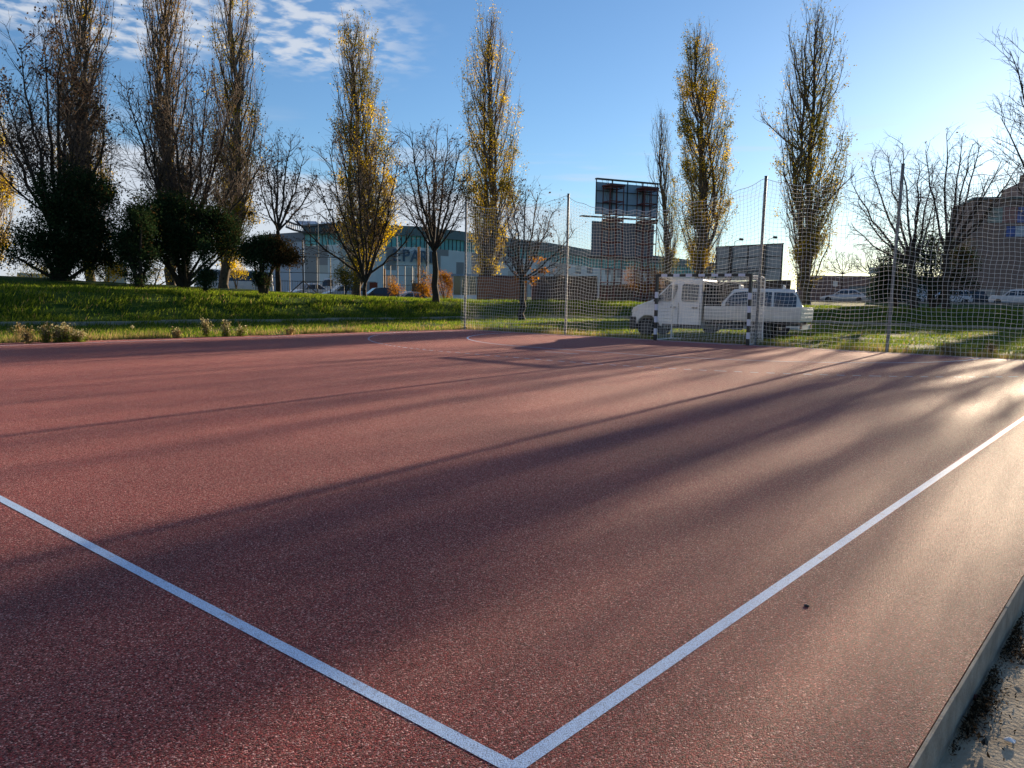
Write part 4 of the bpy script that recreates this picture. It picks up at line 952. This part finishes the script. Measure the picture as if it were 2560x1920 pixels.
farcar('small dark car with a bright headlamp glint in front of the pale van', 'parked_car', 'car', 2200, 84, rad(-60), M['darkcar'], 3.9, 1.4, 'hatch', group=cg)
farcar('white hatchback parked left of the dark brick block', 'parked_car', 'car', 2318, 88, rad(20), M['whitecar'], 3.9, 1.45, 'hatch', group=cg)
farcar('dark estate half hidden right of the white hatchback', 'parked_car', 'car', 2352, 93, rad(10), M['darkcar'], 4.2, 1.45, 'suv', group=cg)
farcar('white estate car parked in front of the dark brick block', 'parked_car', 'car', 2473, 86, rad(-4), M['whitecar'], 4.5, 1.5, 'suv', group=cg)
cg2 = 'cars parked behind the grass bank'
farcar('silver car roof showing right of the forked stay pole', 'parked_car', 'car', 722, 80, rad(30), M['silver'], 4.3, 1.5, 'sedan', group=cg2, z=.80)
farcar('white delivery van standing behind the bank left of the golden poplar', 'delivery_van', 'van', 785, 92, 0, M['whitecar'], 5.0, 2.2, 'van', 1.95, group=cg2, z=.8)
farcar('pale blue car under the white van, with a rack on its roof', 'parked_car', 'car', 806, 76, rad(15), M['bluecar'], 4.0, 1.5, 'hatch', group=cg2, z=.68, bars=True)
farcar('dark car behind the bank at the foot of the forked bare tree', 'parked_car', 'car', 884, 70, rad(10), M['darkcar'], 4.3, 1.5, 'sedan', group=cg2, z=.42)
farcar('dark car with a bright headlamp just right of the forked bare tree', 'parked_car', 'car', 930, 76, rad(160), M['darkcar'], 4.0, 1.5, 'hatch', group=cg2, z=.4)
farcar('dark car roof beside the thin red creeper', 'parked_car', 'car', 985, 72, rad(20), M['darkcar'], 3.4, 1.45, 'hatch', group=cg2, z=.22)
farcar('pale car nose between the orange bush and the ticket booth', 'parked_car', 'car', 1092, 68, rad(200), M['whitecar'], 4.0, 1.45, 'sedan', group=cg2, z=.15)
# white minibus
t = farcar('long white minibus with dark windows seen under the evergreens', 'minibus', 'bus', 482, 82, rad(3), M['whitecar'], 7.4, 2.75, 'bus', 2.2, z=.72)

# ---------------------------------------------------------------- billboards
def plane_frame(u0, v0, u1, v1, D0, D1):
    """origin and in-plane axes of an upright board between two pixels"""
    a = at(u0, v0, D0); c = at(u1, v1, D1); d = np.array([c[0]-a[0], c[1]-a[1]]); L = np.hypot(*d); return a, math.atan2(d[1], d[0]), L
D = 61
a, hd, L = plane_frame(1489, 600, 1646, 600, 60, 63)
zz = lambda v, u=1490, D_=60: at(u, v, D_)[2]
gz = tz(a[0], a[1])
t = empty('large_billboard', (a[0], a[1], gz), hd, 'two-tier billboard seen from behind on two dark red lattice towers', 'billboard')
Zt0, Zt1, Zl0, Zl1 = zz(533)-gz, zz(443)-gz, zz(636)-gz, zz(551)-gz
b = MB(); b.box(.2, L+.1, .50, .56, Zt0, Zt1-.25); b.build('upper_panel', M['board'], t)
b = MB(); b.box(-.05, L-.1, .50, .56, Zl0, Zl1); b.build('lower_panel', M['boarddark'], t)
b = MB()
for x in np.linspace(.2, L+.1, 5): b.box(x-.03, x+.03, .44, .50, Zt0, Zt1)
for z in (Zt0, Zt0+.8, Zt0+1.7): b.box(.2, L+.1, .40, .438, z, z+.05)
b.box(.15, L+.15, .3, .60, Zt1-.08, Zt1+.02); b.build('upper_frame', M['frame'], t)
b = MB()
for x in (.9, 1.3, 3.9, 4.4):
    for s in (-.28, .28): b.tube([(x+s, .35, Zt1-.1), (x, -.1, Zt1-1.8)], .018, 4)
b.build('stay_rods', M['galv'], t)
b = MB(); b.box(-1.2, L-.1, -.05, .42, (Zt0+Zl1)/2-.02, (Zt0+Zl1)/2+.06); b.build('catwalk', M['frame'], t)
b = MB(); b.box(-.4, L, -.1, .42, Zl0-.25, Zl0-.15); b.build('lower_catwalk', M['frame'], t)
for x0 in (.72, 3.75):
    b = MB(); w_ = 1.15; H_ = Zt0+2.0
    for x in (x0, x0+w_*.5, x0+w_):
        for y_ in (-.75, .30): b.box(x-.028, x+.028, y_-.028, y_+.028, 0, H_)
    z = .5; k_ = 0
    while z < H_:
        for y_ in (-.75, .30): b.box(x0, x0+w_, y_-.02, y_+.02, z, z+.07)
        for x in (x0, x0+w_): b.box(x-.02, x+.02, -.75, .30, z+.001, z+.069)
        if z+1.0 < H_ and k_ % 2 == 0: b.tube([(x0, -.77, z), (x0+w_, -.77, z+1.0)], .02, 4)
        z += 1.0; k_ += 1
    b.box(x0-.1, x0+w_+.1, -.8, .35, H_-.0, H_+.12); b.box(x0-.06, x0+w_+.06, -.78, .32, Zl1-.05, Zl1+.15)
    b.box(x0+.05, x0+w_-.05, -.70, .25, Zl0+.1, Zl1-.1) if False else None
    b.build('lattice_tower', M['rust'], t)
b = MB(); b.box(3.0, 3.12, .3, .42, Zl0-.45, Zl0-.12); b.build('work_lamp', M['flower'], t)

a, hd, L = plane_frame(1791, 655, 1955, 655, 62, 58.5)
gz = tz(a[0], a[1]); z1 = at(1791, 618, 62)[2]-gz; z0 = at(1791, 702, 62)[2]-gz
t = empty('small_billboard', (a[0], a[1], gz), hd, 'single grey billboard seen from behind on dark posts', 'billboard')
b = MB(); b.box(0, L, 0, .06, z0, z1); b.build('panel', M['boardgrey'], t)
b = MB()
for x in (0, L): b.box(x-.05, x+.05, -.06, .0, z0-.02, z1+.04)
for x in (L*.5, ): b.box(x-.04, x+.04, -.05, -.002, z0, z1)
for i in (1, 2): z = z0+(z1-z0)*i/3; b.box(0, L, -.04, -.002, z-.025, z+.025)
b.box(-.05, L+.05, -.05, .065, z1-.02, z1+.05); b.build('frame', M['frame'], t)
for x in (L*.25, L*.76):
    b = MB(); b.box(x-.08, x+.08, -.28, -.07, -.2, z1); b.tube([(x, -.18, z0+.9), (x-.3, -1.1, z0-.9)], .05, 5); b.build('post', M['stonew'], t)
    b = MB(); b.tube([(x, .2, z1), (x, .2, z1+.35), (x+.15, .7, z1+.55)], .02, 5); b.tube([(x+.15, .62, z1+.55), (x+.15, .95, z1+.55)], .09, 8); b.build('lamp', M['frame'], t)
b = MB(); b.box(L*.25, L*.76, -.35, -.29, z0+.62, z0+.70); b.build('cross_rail', M['frame'], t)

# ---------------------------------------------------------------- event hall
def hall():
    pts = [(650, 236), (712, 226), (762, 218), (850, 213), (940, 214), (1040, 219), (1140, 227), (1250, 238), (1360, 250), (1480, 265), (1640, 286), (1800, 310)]
    root = empty('event_hall', tuple(at(762, 735, 218)[:2])+(0,), 0, 'large pale panelled hall with a teal glass band and dark letters', 'building')
    ox, oy = root.location[:2]; P = [at(u, 735, D_)[:2]-np.array([ox, oy]) for u, D_ in pts]
    Zr = [at(u, v, D_)[2] for (u, D_), v in zip(pts[2:], (562, 557, 562, 566, 577, 593, 606, 626, 640, 660))]
    zroof = 21.0; rg = np.random.default_rng(4); zb = 0
    # walls in vertical panels, butted end to end
    for nm, m, filt in (('wall_panels', 0, None),):
        b = MB(); wd = MB(); tl = MB(); rf = MB(); mu = MB()
        for i in range(2, len(P)-1):
            a, c = P[i], P[i+1]; d = c-a; L_ = np.hypot(*d); d = d/L_; nrm = np.array([d[1], -d[0]]); n_ = max(3, int(L_/2.6))
            if nrm@(CAM[:2]-np.array([ox, oy])-a) < 0: nrm = -nrm
            za, zc_ = Zr[i-2], Zr[i-1]
            for k_ in range(n_):
                q0 = a+d*L_*k_/n_; q1 = a+d*L_*(k_+1)/n_; zt = za+(zc_-za)*(k_+.5)/n_; ins = nrm*.5
                zcuts = sorted([0, zt-5.6]+list(rg.uniform(3, zt-7, 2)))
                for j in range(3):
                    mm_ = int(rg.choice([0, 0, 0, 1, 2]))
                    b.face([(*(q0), zcuts[j]), (*(q1), zcuts[j]), (*(q1), zcuts[j+1]), (*(q0), zcuts[j+1])], mm_)
            g0, g1 = a+nrm*-.15, c+nrm*-.15
            tl.face([(*g0, za-5.6), (*g1, zc_-5.6), (*g1, zc_-2.6), (*g0, za-2.6)])
            for k_ in range(n_*2):
                q0 = a+d*L_*k_/(n_*2); zt = za+(zc_-za)*k_/(n_*2); q1 = q0+d*.18
                mu.hexa([(*q0, zt-5.7), (*q1, zt-5.7), (*(q1-nrm*.12), zt-5.7), (*(q0-nrm*.12), zt-5.7), (*q0, zt-2.5), (*q1, zt-2.5), (*(q1-nrm*.12), zt-2.5), (*(q0-nrm*.12), zt-2.5)])
            h0, h1 = a+nrm*.5, c+nrm*.5; k0, k1 = a-nrm*14, c-nrm*14
            rf.hexa([(*h0, za-2.6), (*h1, zc_-2.6), (*k1, zc_-2.6), (*k0, za-2.6), (*h0, za), (*h1, zc_), (*k1, zc_), (*k0, za)])
        b.build('wall', [M['arenapanel'], M['arenapanel2'], M['arenapanel3']], root); tl.build('glass_band', M['teal'], root); mu.build('mullions', M['frame'], root); rf.build('roof', M['roofgrey'], root)
    # dark upper storey, blue-grey wall and lower wing on the left
    b = MB(); a, c = P[0], P[2]; zt = at(735, 584, 226)[2]; zl = at(735, 606, 226)[2]
    n0 = (CAM[:2]-np.array([ox, oy])-a); n0 = n0/np.linalg.norm(n0)
    def slab(a, c, z0, z1, dep): return [(*a, z0), (*c, z0), (*(c-n0*dep), z0), (*(a-n0*dep), z0), (*a, z1), (*c, z1), (*(c-n0*dep), z1), (*(a-n0*dep), z1)]
    b.hexa(slab(a-n0*.1, c-n0*.1, zl, zt, 12)); b.build('dark_storey', M['boarddark'], root)
    b = MB(); b.hexa(slab(a-n0*.6, c-n0*.6, 0, zl, 12)); b.build('side_wing', M['bluesheet'], root)
    # roof canopy on trusses
    cp = MB(); tr = MB()
    q = [at(735, 552, 232)-np.array([ox, oy, 0]), at(790, 553, 226)-np.array([ox, oy, 0]), at(800, 563, 214)-np.array([ox, oy, 0]), at(745, 561, 226)-np.array([ox, oy, 0])]
    cp.face([tuple(x) for x in q]); q2 = [at(802, 555, 226)-np.array([ox, oy, 0]), at(842, 556, 224)-np.array([ox, oy, 0]), at(850, 562, 214)-np.array([ox, oy, 0]), at(802, 562, 214)-np.array([ox, oy, 0])]; cp.face([tuple(x) for x in q2])
    cp.build('canopy', M['bluesheet'], root)
    l0 = [at(u, v, D_)-np.array([ox, oy, 0]) for u, v, D_ in ((715, 552, 222), (735, 560, 219), (760, 566, 216), (790, 565, 213), (820, 560, 212), (850, 566, 212))]
    for off in (0, 1.6):
        tr.tube([tuple(x-np.array([0, 0, off])) for x in l0], .28, 5)
    for i in range(24):
        t_ = i/23*(len(l0)-1); j = min(int(t_), len(l0)-2); x = l0[j]+(l0[j+1]-l0[j])*(t_-j); t2 = min(t_+.11, len(l0)-1-1e-6); j2 = min(int(t2), len(l0)-2); x2 = l0[j2]+(l0[j2+1]-l0[j2])*(t2-j2)
        tr.tube([tuple(x), tuple(x2-np.array([0, 0, 1.6]))], .14, 4)
    tr.build('roof_truss', M['frame'], root)
    # letters
    for i, (ch, u) in enumerate(zip('EPARK', (989, 1012, 1033, 1056, 1081))):
        cu = bpy.data.curves.new('letter', 'FONT'); cu.body = ch; cu.size = 4.6; cu.extrude = .18; cu.offset = .03; tmp = bpy.data.objects.new('letter', cu); C.objects.link(tmp)
        dg = bpy.context.evaluated_depsgraph_get(); me = bpy.data.meshes.new_from_object(tmp.evaluated_get(dg)); bpy.data.objects.remove(tmp)
        o = bpy.data.objects.new('letter', me); C.objects.link(o); o.parent = root; me.materials.clear(); me.materials.append(M['boarddark'])
        # foot of the letter on the wall between two wall points
        D_ = np.interp(u, [q_[0] for q_ in pts], [q_[1] for q_ in pts])-1.3; v = 651+(u-1012)*.055
        p = at(u-7, v+2, D_); i2 = 4 if u < 1040 else 5; d = P[i2+1]-P[i2]; o.location = (p[0]-ox, p[1]-oy, p[2]); o.rotation_euler = (PI/2, 0, math.atan2(d[1], d[0]))
hall()

# ---------------------------------------------------------------- walls, booth, block of flats
def wallpiece(name, label, cat, u0, u1, vt0, vt1, D0, D1, m, th=.25, z0=None, group=None):
    a, hd, L = plane_frame(u0, 740, u1, 740, D0, D1); g0 = tz(a[0], a[1])
    ha = at(u0, vt0, D0)[2]-g0; hb = at(u1, vt1, D1)[2]-g0
    b = MB(); b.hexa([(0, 0, -1), (L, 0, -1), (L, th, -1), (0, th, -1), (0, 0, ha), (L, 0, hb), (L, th, hb), (0, th, ha)])
    o = b.build(name, m); o.location = (a[0], a[1], g0); o.rotation_euler = (0, 0, hd); tag(o, label, cat, group); return o, a, hd, L, ha, hb
a, hd, L = plane_frame(1196, 740, 1318, 740, 60, 61.5); g0 = tz(a[0], a[1])
t = empty('site_container', (a[0], a[1], g0), hd, 'rust-brown corrugated container beside the glazed ticket booth', 'container')
H_ = at(1196, 689, 60)[2]-g0; b = MB(); b.box(0, L, .0, 2.3, -.6, H_)
x = .1
while x < L-.1: b.box(x, x+.10, -.035, .001, -.5, H_-.12); x += .22
b.build('body', M['brownwall'], t); b = MB(); b.box(-.04, L+.04, -.06, 2.34, H_-.10, H_+.06); b.build('top_rail', M['rust'], t)
a, hd, L = plane_frame(1132, 740, 1192, 740, 60, 60); g0 = tz(a[0], a[1])
t = empty('ticket_booth', (a[0], a[1], g0), hd, 'small glazed booth with white base left of the brown container', 'booth')
H_ = at(1132, 690, 60)[2]-g0; zb_ = at(1132, 737, 60)[2]-g0
b = MB(); b.box(0, L, 0, 1.8, -.8, zb_); b.build('base_panel', M['white'], t)
b = MB(); b.box(.06, L-.06, .06, 1.74, zb_, H_); b.build('glazing', M['glass'], t)
b = MB()
for x in (0, L*.33, L*.66, L-.05): b.box(x, x+.05, 0, .055, zb_, H_)
b.box(0, L, -.0, .05, H_*.0+zb_+.9, zb_+.95) if False else None
b.build('frames', M['alu'], t)
b = MB(); b.box(-.12, L+.12, -.15, 1.95, H_, H_+.16); b.build('roof', M['bluesheet'], t)
wallpiece('board_fence', 'weathered brown board fence between container and big billboard', 'fence', 1330, 1492, 690, 690, 63, 64, M['stonew'])
o_ = MB(); a, hd, L = plane_frame(1330, 740, 1492, 740, 62.6, 63.6); g0 = tz(a[0], a[1])
x = 0
wallpiece('stone_wall', 'rough brown stone wall running behind the truck', 'wall', 1500, 1975, 712, 700, 68, 72, M['stonew'], .5)
wallpiece('dark_wall', 'long dark wall behind the silver car', 'wall', 1990, 2430, 688, 694, 98, 98, M['brickd'], .4)
wallpiece('white_fence', 'low white slatted fence at the far left behind the bank', 'fence', 46, 130, 682, 685, 62, 62, M['bluecar'], .06)
wallpiece('white_shed', 'pale slatted shed wall glimpsed between the two evergreens', 'shed', 265, 318, 655, 655, 72, 72, M['bluecar'], 1.5)
wallpiece('garage', 'low grey garage with flat roof behind the street cars', 'garage', 2122, 2180, 716, 716, 95, 95, M['roofgrey'], 3)
wallpiece('garage', 'low grey kiosk between the pale van and the white hatchback', 'garage', 2280, 2330, 714, 714, 95, 95, M['arenapanel3'], 3)
# sign boards on the right
for lab, u, v, w_, h_, D_ in (('small pale square sign board above the dark wall, left of the conifer', 2172, 684, 30, 14, 84), ('tiny white notice on the dark wall above the silver car', 2082, 716, 10, 12, 88)):
    p = at(u, v, D_); s = D_/F; t = empty('sign_board', (p[0], p[1], tz(p[0], p[1])), side_on(u), lab, 'sign'); h0 = p[2]-t.location[2]
    b = MB(); b.box(0, w_*s, -.03, .03, h0, h0+h_*s); b.build('panel', M['arenapanel'], t); b = MB(); b.tube([(w_*s/2, .06, 0), (w_*s/2, .06, h0+h_*s)], .04, 6); b.build('post', M['galv'], t)
# block of flats
def block():
    D0 = 185; k = 185/112; a = at(2416, 740, D0); c = at(2420, 740, D0); hd = side_on(2500, rad(14)); z0 = tz(a[0], a[1])
    t = empty('brick_building', (a[0], a[1], z0), hd, 'tall dark brick block at the right edge with posters on its end wall', 'building')
    zr_ = at(2416, 500, D0)[2]-z0
    b = MB(); b.box(0, 46, 0, 20, -1, zr_); b.build('wall', M['brickd'], t)
    b = MB(); b.box(-.25, 46.25, -.25, 20.25, zr_, zr_+.45); b.build('roof', M['roofgrey'], t)
    b = MB(); b.box(5.6*k, 45.5, .5, 19, zr_+.45, zr_+2.4*k); b.box(7.4*k, 45, .9, 18, zr_+2.4*k, zr_+4.2*k); b.build('roof_house', M['brickd'], t)
    for x in (6.3*k, 9.0*k): b = MB(); b.box(x, x+1.1, 1.2, 2.4, zr_+2.4*k+.01, zr_+5.0*k); b.build('chimney', M['stonew'], t)
    sc = D0/F
    for lab, x0, x1, v0, v1, cols in (('faded multicoloured poster', 1.6*k, 6.3*k, 519, 557, [(.30, .36, .33), (.36, .17, .15), (.13, .16, .40)]), ('small blue and white poster', 3.7*k, 5.6*k, 566, 592, [(.08, .12, .36), (.45, .50, .60)])):
        z1_, z0_ = at(2450, v0, D0)[2]-z0, at(2450, v1, D0)[2]-z0; b = MB(); n_ = len(cols); ms = []
        for i, cc in enumerate(cols):
            b.box(x0+(x1-x0)*i/n_, x0+(x1-x0)*(i+1)/n_, -.07, -.02, z0_, z1_, i); ms.append(mat('poster_print', cc, .6, var=.45, scale=1.2))
        o = b.build('poster', ms, t); o['label'] = lab
    for r_ in range(9):
        for cx in (12.5, 16, 19.5, 23, 26.5, 30):
            z = 1.8+r_*3.0
            if z+1.4 > zr_: continue
            b = MB(); b.box(cx, cx+1.6, -.06, -.003, z, z+1.4); w_ = b.build('window', M['arenapanel2'], t); b = MB(); b.box(cx+.1, cx+1.5, -.075, -.062, z+.1, z+1.3); b.build('pane', M['glass'], w_)
    for x in (2.0, 6.0, 10.0): b = MB(); b.box(x, x+3.1, -.05, -.003, -.3, 3.2); b.build('garage_door', M['arenapanel3'], t)
block()

# ---------------------------------------------------------------- lamps, poles, fences
def lamp(label, u, vtop, D, arms, r=.06, m=None):
    p = at(u, 735, D); z0 = tz(p[0], p[1]); H_ = at(u, vtop, D)[2]-z0
    t = empty('street_lamp', (p[0], p[1], z0), side_on(u), label, 'street lamp', 'lamps along the street')
    b = MB(); b.tube([(0, 0, -.3), (0, 0, H_*.5), (0, 0, H_)], [r*1.4, r*1.1, r*.7], 8); b.build('pole', m or M['galv'], t)
    for (dx, dz) in arms:
        b = MB(); b.tube([(0, 0, H_-.05), (dx*.6, 0, H_+dz*.7), (dx, 0, H_+dz)], r*.5, 6); ar = b.build('arm', m or M['galv'], t)
        b = MB(); s = 1 if dx > 0 else -1; b.box(min(dx, dx+s*.7), max(dx, dx+s*.7), -.14, .14, H_+dz-.06, H_+dz+.08); b.build('lamp_head', M['frame'], ar, bevel=.03)
lamp('tall double-armed lamp in front of the pale hall', 797, 533, 100, [(1.1, .5), (-1.1, -.4)])
lamp('dark single-armed lamp rising between the bare street trees', 2321, 502, 85, [(-1.0, .35)], m=M['frame'])
lamp('slim pale lamp glimpsed left of the forked trunk by the minibus', 474, 640, 88, [(.8, .2)])
def pole(label, name, u0, v0, u1, v1, D, r, m, cat='pole', group=None, extra=None):
    p = at(u0, v0, D); z0 = tz(p[0], p[1]); q = at(u1, v1, D); t = empty(name, (p[0], p[1], z0), 0, label, cat, group)
    b = MB(); b.tube([(0, 0, -.3), (q[0]-p[0], q[1]-p[1], q[2]-z0)], r, 7); b.build('shaft', m, t)
    return t, p, z0, q
pole('orange post standing before the letters of the hall', 'painted_post', 1048, 735, 1047, 617, 80, .14, M['orangepole'])
pole('thin pale mast in front of the letter P', 'mast', 996, 735, 993, 590, 78, .06, M['white'])
pole('short white post right of the dark gatepost', 'white_post', 1034, 708, 1033, 670, 78, .07, M['white'])
pole('thin pale mast left of the round-headed bare tree', 'mast', 1072, 735, 1070, 600, 79, .05, M['white'])
pole('tan post left of the grey switch box', 'painted_post', 962, 708, 961, 672, 78, .11, M['orangepole'])
t, p, z0, q = pole('dark floodlight gantry with two cross bars above the bare tree', 'gantry', 1067, 735, 1066, 507, 90, .09, M['frame'], 'gantry')
b = MB(); h_ = side_on(1067); ex = np.array([math.cos(h_), math.sin(h_), 0])
for v in (507, 525): z = at(1066, v, 90)[2]-z0; b.tube([(0, 0, z), tuple(ex*2.0+np.array([0, 0, z]))], .06, 5)
b.build('cross_bar', M['frame'], t)
t, p, z0, q = pole('dark stay pole with two slanting braces behind the bank', 'stay_pole', 759, 735, 756, 600, 72, .06, M['frame'], 'pole')
h_ = side_on(759); ex = np.array([math.cos(h_), math.sin(h_), 0])
for s in (-1, 1):
    b = MB(); z = at(759, 702, 72)[2]-z0; e = ex*s*1.6; b.tube([(0, 0, z), (e[0], e[1], z-1.5)], .05, 5); b.build('brace', M['frame'], t)
def barfence(label, u0, u1, vt, D, rails, npost, m, bars=0, r=.04, zbot=None):
    a, hd, L = plane_frame(u0, 735, u1, 735, D, D); z0 = tz(a[0], a[1]); t = empty('metal_fence', (a[0], a[1], z0), hd, label, 'fence')
    H_ = at(u0, vt, D)[2]-z0
    for i in range(npost+1): b = MB(); x = L*i/npost; b.tube([(x, 0, -.4), (x, 0, H_)], r, 6); b.build('post', m, t)
    b = MB()
    for v in rails: z = at(u0, v, D)[2]-z0; b.tube([(0, .03, z), (L, .03, z)], r*.7, 5)
    b.build('rail', m, t)
    if bars:
        b = MB(); top = at(u0, bars, D)[2]-z0; x = .13
        while x < L: b.box(x-.012, x+.012, .05, .075, 0, top); x += .22
        b.build('bars', M['frame'], t)
barfence('tall grey ball-court fence in front of the hall, left of the golden poplar', 690, 860, 639, 74, (640, 680, 702), 5, M['frame'], 700)
barfence('tall fence of pale posts and two rails below the letters', 958, 1066, 663, 76, (663, 688, 712), 6, M['galv'], 712)
barfence('dark upright bar fence right of the minibus', 640, 690, 690, 68, (692,), 3, M['frame'], 692)
barfence('low grey guard rail along the street', 2270, 2560, 752, 78, (753, 758), 9, M['galv'])
wallpiece('switch_box', 'grey switch box behind the tall fence', 'cabinet', 966, 988, 688, 688, 79, 79, M['arenapanel2'], .8)
wallpiece('gate_pillar', 'dark squat gate pillar left of the orange bushes', 'pillar', 1030, 1056, 708, 708, 70, 70, M['stonew'], .8)
wallpiece('market_stall', 'small striped red and white tent top beside the forked trunk', 'tent', 924, 944, 706, 706, 78, 78, M['rust'], 1.2)
